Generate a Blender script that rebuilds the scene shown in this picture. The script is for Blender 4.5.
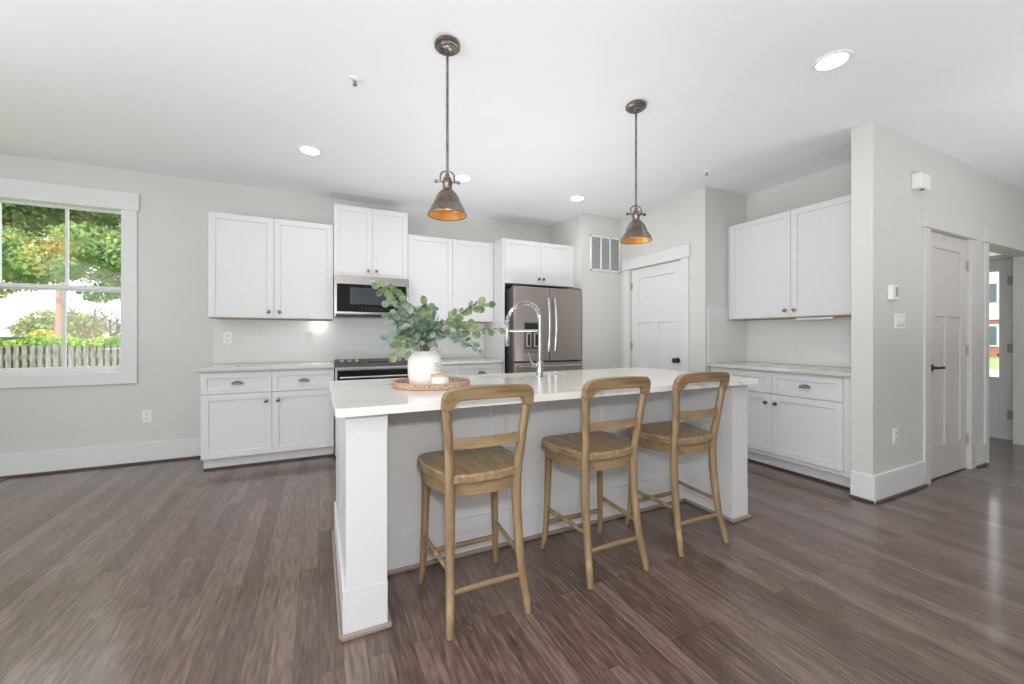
import bpy, bmesh, math, random
from mathutils import Vector, Matrix
random.seed(7)
PI = math.pi
scene = bpy.context.scene
C = scene.collection
for o in list(bpy.data.objects): bpy.data.objects.remove(o)

# ------------------------------------------------------------------ camera, world, lights
cam_d = bpy.data.cameras.new('camera'); cam = bpy.data.objects.new('camera', cam_d); C.objects.link(cam)
cam.location = (0, 0, 1.197); cam.rotation_euler = (PI/2, 0, -math.radians(25.711))
cam_d.sensor_width = 36; cam_d.lens = 401.48*36/1024; cam_d.shift_y = -6/1024; cam_d.clip_end = 300
scene.camera = cam
w = bpy.data.worlds.new('overcast_sky'); scene.world = w; w.use_nodes = True
w.node_tree.nodes['Background'].inputs[0].default_value = (0.93, 0.97, 1.0, 1)
w.node_tree.nodes['Background'].inputs[1].default_value = 2.3
scene.view_settings.view_transform = 'Standard'
scene.view_settings.look = 'None'
scene.view_settings.gamma = 1
scene.view_settings.use_curve_mapping = False
scene.view_settings.exposure = 0.12

def area(name, loc, rot, sx, sy, power, col=(1, 1, 1)):
    d = bpy.data.lights.new(name, 'AREA'); d.shape = 'RECTANGLE'; d.size = sx; d.size_y = sy
    d.energy = power; d.color = col
    o = bpy.data.objects.new(name, d); C.objects.link(o); o.location = loc; o.rotation_euler = rot
    return o
# unseen fill lamps added inside the rear and left openings to brighten the room
area('fill_rear_opening', (-0.6, -4.35, 1.35), (PI/2, 0, 0), 1.6, 2.0, 5, (0.95, 0.98, 1.0))
area('fill_left_opening', (-3.85, -1.2, 1.45), (PI/2, 0, -PI/2), 4.6, 2.2, 68, (0.95, 0.98, 1.0))
# soft high sun behind the house (lights the garden side of the trees and fence)
sun_d = bpy.data.lights.new('hazy_sun', 'SUN'); sun_d.energy = 2.6; sun_d.angle = math.radians(25); sun_d.color = (1, .98, .94)
sun = bpy.data.objects.new('hazy_sun', sun_d); C.objects.link(sun); sun.rotation_euler = (math.radians(40), 0, math.radians(-18))
# the photographer's flash, aimed partly up at the ceiling
fl = bpy.data.lights.new('camera_flash', 'POINT'); fl.energy = 60; fl.shadow_soft_size = 0.05; fl.color = (1, 0.99, 0.97)
flo = bpy.data.objects.new('camera_flash', fl); C.objects.link(flo); flo.location = (0.0, -0.08, 1.46)
# upward-facing fill lamps, added to even out the ceiling brightness
area('ceiling_fill', (0.6, -0.9, 1.25), (PI, 0, 0), 1.6, 1.2, 32, (0.97, 0.985, 1))
area('ceiling_fill', (-2.6, 1.2, 1.0), (PI, 0, 0), 1.0, 1.6, 50, (0.97, 0.985, 1))
area('ceiling_fill', (4.6, -0.8, 1.0), (PI, 0, 0), 1.2, 1.2, 42, (0.97, 0.985, 1))
area('ceiling_fill', (1.5, 3.08, 0.8), (PI, 0, 0), 1.8, 0.5, 20, (0.97, 0.985, 1))  # added lamp hidden behind the island, lifts the ceiling over the kitchen

# ------------------------------------------------------------------ materials
def srgb(r, g, b):
    f = lambda c: (c/255/12.92) if c/255 <= .04045 else ((c/255+.055)/1.055)**2.4
    return (f(r), f(g), f(b), 1)
def mat(name, col, rough=.5, metal=0, **k):
    m = bpy.data.materials.new(name); m.use_nodes = True
    b = m.node_tree.nodes['Principled BSDF']
    b.inputs['Base Color'].default_value = col; b.inputs['Roughness'].default_value = rough; b.inputs['Metallic'].default_value = metal
    for kk, vv in k.items(): b.inputs[kk.replace('_', ' ')].default_value = vv
    return m
def nodes(m): return m.node_tree.nodes, m.node_tree.links, m.node_tree.nodes['Principled BSDF']
def noise_color(m, c1, c2, scale=5, detail=4, stretch=(1, 1, 1), lo=.35, hi=.65, rough=.55, distort=0, bump=0):
    n, l, b = nodes(m)
    tc = n.new('ShaderNodeTexCoord'); mp = n.new('ShaderNodeMapping'); mp.inputs['Scale'].default_value = stretch
    nz = n.new('ShaderNodeTexNoise'); nz.inputs['Scale'].default_value = scale; nz.inputs['Detail'].default_value = detail
    nz.inputs['Roughness'].default_value = rough; nz.inputs['Distortion'].default_value = distort
    cr = n.new('ShaderNodeValToRGB'); cr.color_ramp.elements[0].position = lo; cr.color_ramp.elements[1].position = hi
    cr.color_ramp.elements[0].color = c1; cr.color_ramp.elements[1].color = c2
    l.new(tc.outputs['Object'], mp.inputs['Vector']); l.new(mp.outputs[0], nz.inputs['Vector'])
    l.new(nz.outputs['Fac'], cr.inputs[0]); l.new(cr.outputs[0], b.inputs['Base Color'])
    if bump:
        bp = n.new('ShaderNodeBump'); bp.inputs['Strength'].default_value = bump; bp.inputs['Distance'].default_value = .002
        l.new(nz.outputs['Fac'], bp.inputs['Height']); l.new(bp.outputs[0], b.inputs['Normal'])
    return m
M = {}
M['wall'] = mat('wall_paint', srgb(210, 210, 206), .55)
noise_color(M['wall'], srgb(209, 209, 205), srgb(212, 212, 208), 1.5, 2)
M['ceiling'] = mat('ceiling_paint', srgb(242, 243, 245), .8)
noise_color(M['ceiling'], srgb(241, 242, 244), srgb(244, 245, 247), 1.2, 2)
M['trim'] = mat('trim_paint', srgb(222, 223, 222), .38)
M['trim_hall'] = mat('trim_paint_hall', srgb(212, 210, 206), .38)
M['cab'] = mat('cabinet_paint', srgb(217, 217, 218), .35)
M['door'] = mat('door_paint', srgb(226, 225, 224), .3)
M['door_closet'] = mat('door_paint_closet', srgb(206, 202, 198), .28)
M['ply'] = mat('cabinet_underside_wood', srgb(176, 140, 108), .6)
M['plastic'] = mat('white_plastic', srgb(238, 238, 236), .35)
M['slot'] = mat('dark_slot', srgb(60, 60, 60), .6)
M['steel'] = mat('brushed_steel', srgb(172, 168, 165), .3, .9)
M['fridge'] = mat('slate_steel', srgb(166, 158, 153), .34, .8)
M['fridge_side'] = mat('fridge_side_grey', srgb(88, 84, 82), .5, .3)
M['handle'] = mat('satin_handle', srgb(200, 198, 196), .25, .95)
M['nickel'] = mat('satin_nickel', srgb(136, 128, 122), .26, .95)
M['chrome'] = mat('chrome', srgb(190, 190, 188), .16, 1)
M['hinge'] = mat('hinge_metal', srgb(176, 170, 163), .35, .45)
M['bronze'] = mat('dark_bronze', srgb(92, 78, 70), .35, .85)
M['black'] = mat('black_glass', srgb(10, 10, 11), .06, 0)
M['blackm'] = mat('black_enamel', srgb(18, 18, 18), .4)
M['pend'] = mat('pendant_metal', srgb(128, 120, 112), .33, .9)
noise_color(M['pend'], srgb(104, 95, 88), srgb(146, 138, 130), 14, 5)
M['gold'] = mat('gold_lining', srgb(226, 176, 104), .3, .5)
M['bulb'] = mat('bulb', srgb(255, 225, 170), .3, 0, Emission_Color=srgb(255, 190, 110), Emission_Strength=8.0)
M['lamp'] = mat('downlight_lens', srgb(255, 255, 255), .4, 0, Emission_Color=(1, .97, .92, 1), Emission_Strength=7.0)
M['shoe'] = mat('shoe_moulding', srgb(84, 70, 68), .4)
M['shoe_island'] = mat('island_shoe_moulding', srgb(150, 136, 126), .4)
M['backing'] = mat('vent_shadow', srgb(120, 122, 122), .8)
M['louver'] = mat('vent_louver', srgb(196, 198, 199), .5)
M['ceramic'] = mat('white_ceramic', srgb(243, 242, 238), .3)
M['wax'] = mat('candle_glass', srgb(238, 240, 240), .25)
M['lid'] = mat('wood_lid', srgb(214, 184, 140), .5)
M['stem'] = mat('eucalyptus_stem', srgb(134, 112, 92), .7)
M['brick_w'] = mat('facade_white', srgb(235, 235, 232), .7)
M['winglass'] = mat('facade_glass', srgb(95, 105, 115), .1)
M['grass'] = mat('lawn', srgb(135, 165, 85), .9)
noise_color(M['grass'], srgb(124, 146, 88), srgb(160, 176, 118), 3, 5)
M['road'] = mat('pavement', srgb(170, 170, 170), .9)
noise_color(M['road'], srgb(160, 160, 160), srgb(182, 182, 180), 8, 4)
M['bark'] = mat('bark', srgb(122, 100, 84), .9)
noise_color(M['bark'], srgb(98, 80, 66), srgb(150, 128, 110), 8, 5)
M['polewood'] = mat('pole_wood', srgb(178, 142, 124), .9)
M['wire'] = mat('wire', srgb(120, 120, 120), .7)
M['trailer'] = mat('trailer_dark', srgb(52, 58, 66), .5)
M['roof'] = mat('roof_shingle', srgb(128, 120, 116), .9)
M['tyre'] = mat('tyre', srgb(35, 35, 35), .9)
M['screen'] = mat('screen_and_shade_grey', srgb(150, 156, 156), .3)  # thermostat screen, also the painted shade round the switch toggles

def oak(name, a, b_, c, rough=.45):
    m = mat(name, a, rough)
    n, l, b = nodes(m)
    tc = n.new('ShaderNodeTexCoord'); mp = n.new('ShaderNodeMapping'); mp.inputs['Scale'].default_value = (14, 14, 1.6)
    nz = n.new('ShaderNodeTexNoise'); nz.inputs['Scale'].default_value = 3; nz.inputs['Detail'].default_value = 6; nz.inputs['Distortion'].default_value = .4
    cr = n.new('ShaderNodeValToRGB'); e = cr.color_ramp.elements
    e[0].position = .3; e[0].color = a; e[1].position = .7; e[1].color = c
    x = e.new(.5); x.color = b_
    l.new(tc.outputs['Object'], mp.inputs['Vector']); l.new(mp.outputs[0], nz.inputs['Vector']); l.new(nz.outputs['Fac'], cr.inputs[0])
    l.new(cr.outputs[0], b.inputs['Base Color'])
    bp = n.new('ShaderNodeBump'); bp.inputs['Strength'].default_value = .12; bp.inputs['Distance'].default_value = .001
    l.new(nz.outputs['Fac'], bp.inputs['Height']); l.new(bp.outputs[0], b.inputs['Normal'])
    return m
M['oak'] = oak('stool_oak', srgb(120, 98, 70), srgb(143, 120, 89), srgb(164, 142, 110))
M['oak_seat'] = oak('stool_oak_seat', srgb(124, 102, 74), srgb(148, 125, 95), srgb(168, 147, 116), .38)
M['oak_x'] = oak('stool_oak_rail', srgb(122, 100, 72), srgb(143, 120, 89), srgb(160, 138, 106))
nodes(M['oak_x'])[0]['Mapping'].inputs['Scale'].default_value = (1.6, 14, 14)
nodes(M['oak_seat'])[0]['Mapping'].inputs['Scale'].default_value = (14, 1.6, 14)

def floor_mat():
    m = mat('dark_oak_planks', srgb(90, 76, 74), .3, 0, Coat_Weight=.55, Coat_Roughness=.12)
    n, l, b = nodes(m)
    tc = n.new('ShaderNodeTexCoord')
    rot = n.new('ShaderNodeMapping'); rot.inputs['Rotation'].default_value = (0, 0, PI/2)
    l.new(tc.outputs['Object'], rot.inputs['Vector'])
    br = n.new('ShaderNodeTexBrick'); br.offset = .37; br.offset_frequency = 2; br.squash = 1
    br.inputs['Scale'].default_value = 1; br.inputs['Brick Width'].default_value = 1.15; br.inputs['Row Height'].default_value = .083
    br.inputs['Mortar Size'].default_value = .0011; br.inputs['Mortar Smooth'].default_value = .3; br.inputs['Bias'].default_value = 0
    br.inputs['Color1'].default_value = (0, 0, 0, 1); br.inputs['Color2'].default_value = (1, 1, 1, 1); br.inputs['Mortar'].default_value = (.5, .5, .5, 1)
    l.new(rot.outputs[0], br.inputs['Vector'])
    # per-plank offset for the grain
    sep = n.new('ShaderNodeSeparateXYZ'); l.new(tc.outputs['Object'], sep.inputs[0])
    mul = n.new('ShaderNodeMath'); mul.operation = 'MULTIPLY'; mul.inputs[1].default_value = 9.0; l.new(br.outputs['Color'], mul.inputs[0])
    addz = n.new('ShaderNodeCombineXYZ'); l.new(sep.outputs[0], addz.inputs[0]); l.new(sep.outputs[1], addz.inputs[1]); l.new(mul.outputs[0], addz.inputs[2])
    mp = n.new('ShaderNodeMapping'); mp.inputs['Scale'].default_value = (13, 1.7, 1); l.new(addz.outputs[0], mp.inputs['Vector'])
    # cathedral grain: distorted bands
    nz0 = n.new('ShaderNodeTexNoise'); nz0.inputs['Scale'].default_value = 1.0; nz0.inputs['Detail'].default_value = 2; l.new(mp.outputs[0], nz0.inputs['Vector'])
    mm = n.new('ShaderNodeMath'); mm.operation = 'MULTIPLY'; mm.inputs[1].default_value = 55; l.new(nz0.outputs['Fac'], mm.inputs[0])
    sn = n.new('ShaderNodeMath'); sn.operation = 'SINE'; l.new(mm.outputs[0], sn.inputs[0])
    mp2 = n.new('ShaderNodeMapping'); mp2.inputs['Scale'].default_value = (80, 8, 1); l.new(addz.outputs[0], mp2.inputs['Vector'])
    nz1 = n.new('ShaderNodeTexNoise'); nz1.inputs['Scale'].default_value = 1; nz1.inputs['Detail'].default_value = 5; l.new(mp2.outputs[0], nz1.inputs['Vector'])
    g = n.new('ShaderNodeMath'); g.operation = 'MULTIPLY_ADD'; g.inputs[1].default_value = .07; l.new(sn.outputs[0], g.inputs[0]); l.new(nz1.outputs['Fac'], g.inputs[2])
    pl = n.new('ShaderNodeMath'); pl.operation = 'MULTIPLY_ADD'; pl.inputs[1].default_value = .34; l.new(br.outputs['Color'], pl.inputs[0]); l.new(g.outputs[0], pl.inputs[2])
    cr = n.new('ShaderNodeValToRGB'); e = cr.color_ramp.elements
    e[0].position = .28; e[0].color = srgb(66, 50, 45); e[1].position = .98; e[1].color = srgb(126, 108, 99)
    x = e.new(.62); x.color = srgb(96, 76, 68)
    l.new(pl.outputs[0], cr.inputs[0])
    mx = n.new('ShaderNodeMixRGB'); mx.blend_type = 'MIX'; mx.inputs[2].default_value = srgb(46, 38, 37)
    l.new(br.outputs['Fac'], mx.inputs[0]); l.new(cr.outputs[0], mx.inputs[1]); l.new(mx.outputs[0], b.inputs['Base Color'])
    rr = n.new('ShaderNodeMapRange'); rr.inputs['To Min'].default_value = .26; rr.inputs['To Max'].default_value = .42
    l.new(nz1.outputs['Fac'], rr.inputs[0]); l.new(rr.outputs[0], b.inputs['Roughness'])
    bp = n.new('ShaderNodeBump'); bp.inputs['Strength'].default_value = .25; bp.inputs['Distance'].default_value = .002
    sub = n.new('ShaderNodeMath'); sub.operation = 'SUBTRACT'; l.new(g.outputs[0], sub.inputs[0]); l.new(br.outputs['Fac'], sub.inputs[1])
    l.new(sub.outputs[0], bp.inputs['Height']); l.new(bp.outputs[0], b.inputs['Normal'])
    return m
M['floor'] = floor_mat()

def quartz(name, base, vein, scale, amt, speck=None, lo=.03):
    m = mat(name, base, .12)
    n, l, b = nodes(m)
    tc = n.new('ShaderNodeTexCoord')
    nz = n.new('ShaderNodeTexNoise'); nz.inputs['Scale'].default_value = scale; nz.inputs['Detail'].default_value = 3; nz.inputs['Distortion'].default_value = 1.1
    l.new(tc.outputs['Object'], nz.inputs['Vector'])
    s = n.new('ShaderNodeMath'); s.operation = 'SUBTRACT'; s.inputs[1].default_value = .5; l.new(nz.outputs['Fac'], s.inputs[0])
    a = n.new('ShaderNodeMath'); a.operation = 'ABSOLUTE'; l.new(s.outputs[0], a.inputs[0])
    cr = n.new('ShaderNodeValToRGB'); e = cr.color_ramp.elements
    e[0].position = 0; e[0].color = vein; e[1].position = lo; e[1].color = base
    l.new(a.outputs[0], cr.inputs[0])
    mx = n.new('ShaderNodeMixRGB'); mx.inputs[0].default_value = amt; mx.inputs[1].default_value = base
    l.new(cr.outputs[0], mx.inputs[2]); last = mx
    if speck:
        n2 = n.new('ShaderNodeTexNoise'); n2.inputs['Scale'].default_value = 30; n2.inputs['Detail'].default_value = 6; l.new(tc.outputs['Object'], n2.inputs['Vector'])
        c2 = n.new('ShaderNodeValToRGB'); c2.color_ramp.elements[0].position = .4; c2.color_ramp.elements[1].position = .65
        l.new(n2.outputs['Fac'], c2.inputs[0])
        m2 = n.new('ShaderNodeMixRGB'); m2.inputs[2].default_value = speck; l.new(c2.outputs[0], m2.inputs[0]); l.new(mx.outputs[0], m2.inputs[1]); last = m2
    l.new(last.outputs[0], b.inputs['Base Color'])
    return m
M['quartz'] = quartz('island_quartz', srgb(230, 228, 223), srgb(196, 184, 170), .8, .7, lo=.012)
M['quartz2'] = quartz('perimeter_quartz', srgb(206, 208, 198), srgb(180, 182, 168), 2.2, .5, srgb(199, 201, 190), lo=.03)

def tile_mat():
    m = mat('glossy_white_tile', srgb(222, 224, 222), .16)
    n, l, b = nodes(m)
    tc = n.new('ShaderNodeTexCoord'); br = n.new('ShaderNodeTexBrick'); br.inputs['Scale'].default_value = 1
    br.inputs['Brick Width'].default_value = .3; br.inputs['Row Height'].default_value = .1; br.inputs['Mortar Size'].default_value = .0015
    br.inputs['Color1'].default_value = srgb(222, 224, 222); br.inputs['Color2'].default_value = srgb(225, 226, 225); br.inputs['Mortar'].default_value = srgb(215, 217, 215)
    cb = n.new('ShaderNodeSeparateXYZ'); l.new(tc.outputs['Object'], cb.inputs[0])
    ad = n.new('ShaderNodeMath'); ad.operation = 'ADD'; l.new(cb.outputs[0], ad.inputs[0]); l.new(cb.outputs[1], ad.inputs[1])
    cc = n.new('ShaderNodeCombineXYZ'); l.new(ad.outputs[0], cc.inputs[0]); l.new(cb.outputs[2], cc.inputs[1])
    l.new(cc.outputs[0], br.inputs['Vector']); l.new(br.outputs['Color'], b.inputs['Base Color'])
    bp = n.new('ShaderNodeBump'); bp.invert = True; bp.inputs['Strength'].default_value = .3; bp.inputs['Distance'].default_value = .001
    l.new(br.outputs['Fac'], bp.inputs['Height']); l.new(bp.outputs[0], b.inputs['Normal'])
    return m
M['tile'] = tile_mat()
def wicker():
    m = mat('wicker', srgb(190, 145, 110), .65)
    n, l, b = nodes(m)
    tc = n.new('ShaderNodeTexCoord'); vo = n.new('ShaderNodeTexVoronoi'); vo.inputs['Scale'].default_value = 90
    mp = n.new('ShaderNodeMapping'); mp.inputs['Scale'].default_value = (1, 1, 1.2); l.new(tc.outputs['Object'], mp.inputs[0]); l.new(mp.outputs[0], vo.inputs['Vector'])
    cr = n.new('ShaderNodeValToRGB'); cr.color_ramp.elements[0].color = srgb(216, 190, 168); cr.color_ramp.elements[1].color = srgb(150, 116, 94)
    cr.color_ramp.elements[0].position = .2; cr.color_ramp.elements[1].position = .8
    l.new(vo.outputs['Distance'], cr.inputs[0]); l.new(cr.outputs[0], b.inputs['Base Color'])
    bp = n.new('ShaderNodeBump'); bp.invert = True; bp.inputs['Strength'].default_value = .6; bp.inputs['Distance'].default_value = .004
    l.new(vo.outputs['Distance'], bp.inputs['Height']); l.new(bp.outputs[0], b.inputs['Normal'])
    return m
M['wicker'] = wicker()
def brickwall():
    m = mat('red_brick', srgb(176, 100, 84), .85)
    n, l, b = nodes(m)
    tc = n.new('ShaderNodeTexCoord'); sp = n.new('ShaderNodeSeparateXYZ'); l.new(tc.outputs['Object'], sp.inputs[0])
    cc = n.new('ShaderNodeCombineXYZ'); l.new(sp.outputs[1], cc.inputs[0]); l.new(sp.outputs[2], cc.inputs[1])
    br = n.new('ShaderNodeTexBrick'); br.inputs['Scale'].default_value = 1; br.inputs['Brick Width'].default_value = .22; br.inputs['Row Height'].default_value = .075
    br.inputs['Mortar Size'].default_value = .008
    br.inputs['Color1'].default_value = srgb(186, 104, 86); br.inputs['Color2'].default_value = srgb(166, 90, 76); br.inputs['Mortar'].default_value = srgb(196, 176, 164)
    l.new(cc.outputs[0], br.inputs['Vector']); l.new(br.outputs['Color'], b.inputs['Base Color'])
    return m
M['brick'] = brickwall()
def leafmat(name, a, b_, c, scale=9, trans=.25):
    m = mat(name, b_, .5)
    n, l, b = nodes(m)
    tc = n.new('ShaderNodeTexCoord'); nz = n.new('ShaderNodeTexNoise'); nz.inputs['Scale'].default_value = scale; nz.inputs['Detail'].default_value = 2
    l.new(tc.outputs['Object'], nz.inputs['Vector'])
    cr = n.new('ShaderNodeValToRGB'); e = cr.color_ramp.elements; e[0].position = .33; e[0].color = a; e[1].position = .67; e[1].color = c
    x = e.new(.5); x.color = b_
    l.new(nz.outputs['Fac'], cr.inputs[0]); l.new(cr.outputs[0], b.inputs['Base Color'])
    if trans:
        tr = n.new('ShaderNodeBsdfTranslucent'); l.new(cr.outputs[0], tr.inputs['Color'])
        ms = n.new('ShaderNodeMixShader'); ms.inputs[0].default_value = trans
        l.new(b.outputs[0], ms.inputs[1]); l.new(tr.outputs[0], ms.inputs[2]); l.new(ms.outputs[0], n['Material Output'].inputs[0])
    return m
M['euc'] = leafmat('eucalyptus_leaf', srgb(96, 120, 100), srgb(134, 158, 146), srgb(164, 180, 158), 16, .12)
M['euc2'] = leafmat('eucalyptus_leaf_fresh', srgb(100, 124, 86), srgb(132, 154, 112), srgb(158, 174, 130), 16, .12)
M['maple'] = leafmat('maple_leaves', srgb(122, 160, 90), srgb(166, 192, 118), srgb(226, 204, 140), 1.6, .45)
M['vine'] = leafmat('vine_leaves', srgb(128, 168, 62), srgb(170, 204, 84), srgb(200, 216, 110), 3, .35)
M['bush'] = leafmat('distant_bush', srgb(146, 164, 116), srgb(176, 176, 126), srgb(196, 158, 124), .5, .2)
M['bush2'] = leafmat('yellow_bush', srgb(176, 176, 80), srgb(206, 196, 96), srgb(220, 206, 120), 1, .2)
M['twig'] = mat('bare_twig', srgb(168, 146, 132), .9)
M['fence'] = mat('weathered_fence', srgb(128, 124, 112), .85)
noise_color(M['fence'], srgb(100, 96, 86), srgb(150, 146, 134), 6, 5, (6, 6, 1))
def glassmat():
    m = bpy.data.materials.new('window_glass'); m.use_nodes = True
    n = m.node_tree.nodes; l = m.node_tree.links; n.clear()
    out = n.new('ShaderNodeOutputMaterial'); t = n.new('ShaderNodeBsdfTransparent'); g = n.new('ShaderNodeBsdfGlossy'); g.inputs['Roughness'].default_value = .02
    mx = n.new('ShaderNodeMixShader'); mx.inputs[0].default_value = .018
    t.inputs[0].default_value = (.97, .985, .98, 1)
    l.new(t.outputs[0], mx.inputs[1]); l.new(g.outputs[0], mx.inputs[2]); l.new(mx.outputs[0], out.inputs[0])
    return m
M['glass'] = glassmat()

# ------------------------------------------------------------------ mesh helpers
class MB:
    def __init__(s): s.bm = bmesh.new()
    def box(s, x0, x1, y0, y1, z0, z1):
        c = Matrix.Translation(((x0+x1)/2, (y0+y1)/2, (z0+z1)/2)) @ Matrix.Diagonal((abs(x1-x0), abs(y1-y0), abs(z1-z0), 1))
        bmesh.ops.create_cube(s.bm, size=1, matrix=c); return s
    def tube(s, pts, rad, n=10, cap=True):
        pts = [Vector(p) for p in pts]
        if not hasattr(rad, '__len__'): rad = [rad]*len(pts)
        rings = []; up = None
        for i, p in enumerate(pts):
            d = (pts[min(i+1, len(pts)-1)]-pts[max(i-1, 0)]).normalized()
            if up is None:
                up = Vector((0, 0, 1)) if abs(d.z) < .9 else Vector((1, 0, 0))
            up = (up-d*up.dot(d)).normalized(); sd = d.cross(up)
            rings.append([s.bm.verts.new(p+(up*math.cos(a)+sd*math.sin(a))*rad[i]) for a in [2*PI*k/n for k in range(n)]])
        for a, b in zip(rings, rings[1:]):
            for k in range(n): s.bm.faces.new((a[k], a[(k+1) % n], b[(k+1) % n], b[k]))
        if cap:
            s.bm.faces.new(rings[0][::-1]); s.bm.faces.new(rings[-1])
        return s
    def lathe(s, prof, c=(0, 0, 0), n=32, axis='z'):
        rings = []
        def P(r, h, a):
            x, y = r*math.cos(a), r*math.sin(a)
            if axis == 'z': v = (x, y, h)
            elif axis == 'y': v = (x, h, y)
            else: v = (h, x, y)
            return Vector(v)+Vector(c)
        for r, h in prof:
            if r < 1e-5: rings.append([s.bm.verts.new(P(0, h, 0))])
            else: rings.append([s.bm.verts.new(P(r, h, 2*PI*k/n)) for k in range(n)])
        for a, b in zip(rings, rings[1:]):
            for k in range(n):
                k2 = (k+1) % n
                if len(a) == 1 and len(b) == 1: continue
                if len(a) == 1: s.bm.faces.new((a[0], b[k2], b[k]))
                elif len(b) == 1: s.bm.faces.new((a[k], a[k2], b[0]))
                else: s.bm.faces.new((a[k], a[k2], b[k2], b[k]))
        return s
    def prism(s, pts, ext, f=lambda a, b, t: (a, b, t)):
        """closed 2D outline pts, extruded from ext[0] to ext[1]; f maps (a,b,t) to 3D"""
        r0 = [s.bm.verts.new(f(a, b, ext[0])) for a, b in pts]; r1 = [s.bm.verts.new(f(a, b, ext[1])) for a, b in pts]
        n = len(pts)
        for k in range(n): s.bm.faces.new((r0[k], r0[(k+1) % n], r1[(k+1) % n], r1[k]))
        s.bm.faces.new(r0[::-1]); s.bm.faces.new(r1); return s
    def build(s, name, m, parent=None, bevel=0, smooth=False, seg=2, subsurf=0):
        bmesh.ops.recalc_face_normals(s.bm, faces=s.bm.faces)
        me = bpy.data.meshes.new(name); s.bm.to_mesh(me); s.bm.free()
        me.materials.append(m)
        o = bpy.data.objects.new(name, me); C.objects.link(o)
        if parent: o.parent = parent
        if smooth:
            me.polygons.foreach_set('use_smooth', [True]*len(me.polygons)); me.set_sharp_from_angle(angle=math.radians(40))
        if bevel:
            b = o.modifiers.new('bevel', 'BEVEL'); b.width = bevel; b.segments = seg; b.limit_method = 'ANGLE'; b.angle_limit = math.radians(50)
        if subsurf:
            b = o.modifiers.new('subdivision', 'SUBSURF'); b.levels = b.render_levels = subsurf
        return o
def box(name, x0, x1, y0, y1, z0, z1, m, parent=None, bevel=0): return MB().box(x0, x1, y0, y1, z0, z1).build(name, m, parent, bevel)
def tag(o, label=None, cat=None, group=None, kind=None):
    if label: o['label'] = label
    if cat: o['category'] = cat
    if group: o['group'] = group
    if kind: o['kind'] = kind
    return o
def empty(name, loc=(0, 0, 0), rz=0):
    o = bpy.data.objects.new(name, None); o.empty_display_size = .1; C.objects.link(o); o.location = loc; o.rotation_euler = (0, 0, rz); return o
def thing(name, label, cat, loc=(0, 0, 0), rz=0, group=None): return tag(empty(name, loc, rz), label, cat, group)
def struct(o, label=None, cat='structure'):
    o['kind'] = 'structure'
    if label: o['label'] = label; o['category'] = cat
    return o
def copy_tree(o, parent=None):
    c = o.copy(); C.objects.link(c); c.parent = parent
    for ch in [x for x in bpy.data.objects if x.parent == o]: copy_tree(ch, c)
    return c
def rrect(x0, x1, y0, y1, r, n=5):
    pts = []
    for cx, cy, a0 in ((x1-r, y1-r, 0), (x0+r, y1-r, 90), (x0+r, y0+r, 180), (x1-r, y0+r, 270)):
        for k in range(n+1):
            a = math.radians(a0+90*k/n); pts.append((cx+r*math.cos(a), cy+r*math.sin(a)))
    return pts

# ------------------------------------------------------------------ room shell
H = 2.74
XL, YR, XE = -4.0, -4.5, 7.1       # left wall, rear wall, entry end wall
YB, XF, YV, XP, YP, XR, YC0, YC1 = 4.92, 2.967, 4.139, 3.59, 2.865, 4.25, 1.474, 1.605
XC = 3.589
T = .12
struct(box('floor', XL-T, XE+T, YR-T, YB+T, -.06, 0, M['floor']), 'dark brown oak plank floor', 'floor')
struct(box('ceiling', XL-T, XE+T, YR-T, YB+T, H, H+.06, M['ceiling']), 'smooth white ceiling', 'ceiling')
# back wall with window openings
WX0, WX1, WZ0, WZ1 = -2.495, -1.631, .845, 2.38
W2X0, W2X1 = -3.46, -2.597
mb = MB()
mb.box(XL-T, W2X0, YB, YB+T, 0, H).box(W2X1, WX0, YB, YB+T, WZ0, WZ1).box(WX1, XF+T, YB, YB+T, 0, H)
mb.box(W2X0, WX1, YB, YB+T, 0, WZ0).box(W2X0, WX1, YB, YB+T, WZ1, H)
struct(mb.build('wall_back', M['wall']), 'pale grey back wall behind the kitchen cabinets', 'wall')
# left and rear walls with big window openings (off camera)
mb = MB(); mb.box(XL-T, XL, YR, -3.5, 0, H).box(XL-T, XL, 1.1, YB, 0, H).box(XL-T, XL, -3.5, 1.1, 0, .35).box(XL-T, XL, -3.5, 1.1, 2.55, H)
struct(mb.build('wall_left', M['wall']), 'pale grey left wall with large window opening', 'wall')
mb = MB(); mb.box(XL-T, -1.4, YR-T, YR, 0, H).box(.2, XE+T, YR-T, YR, 0, H).box(-1.4, .2, YR-T, YR, 0, .3).box(-1.4, .2, YR-T, YR, 2.4, H)
struct(mb.build('wall_rear', M['wall']), 'pale grey rear wall with large window opening', 'wall')
struct(box('wall_alcove', XF, XP, YV+.004, YB, 0, H, M['wall']), 'pale grey wall block beside the fridge with the return air vent', 'wall')
# pantry wall X=XP (faces -X), with door opening
PY0, PY1, PZ = 3.168, 3.972, 2.044
mb = MB(); mb.box(XP, XP+T, YP, PY0, 0, H).box(XP, XP+T, PY1, YV+.3, 0, H).box(XP, XP+T, PY0, PY1, PZ, H)
struct(mb.build('wall_pantry', M['wall']), 'pale grey wall holding the pantry door', 'wall')
struct(box('wall_return', XP+T, XR, YP, YP+T, 0, H, M['wall']), 'narrow pale grey return wall right of the pantry door', 'wall')
struct(box('wall_right', XR, XR+T, YC1, YP+T, 0, H, M['wall']), 'pale grey wall behind the right-hand cabinets', 'wall')
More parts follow.
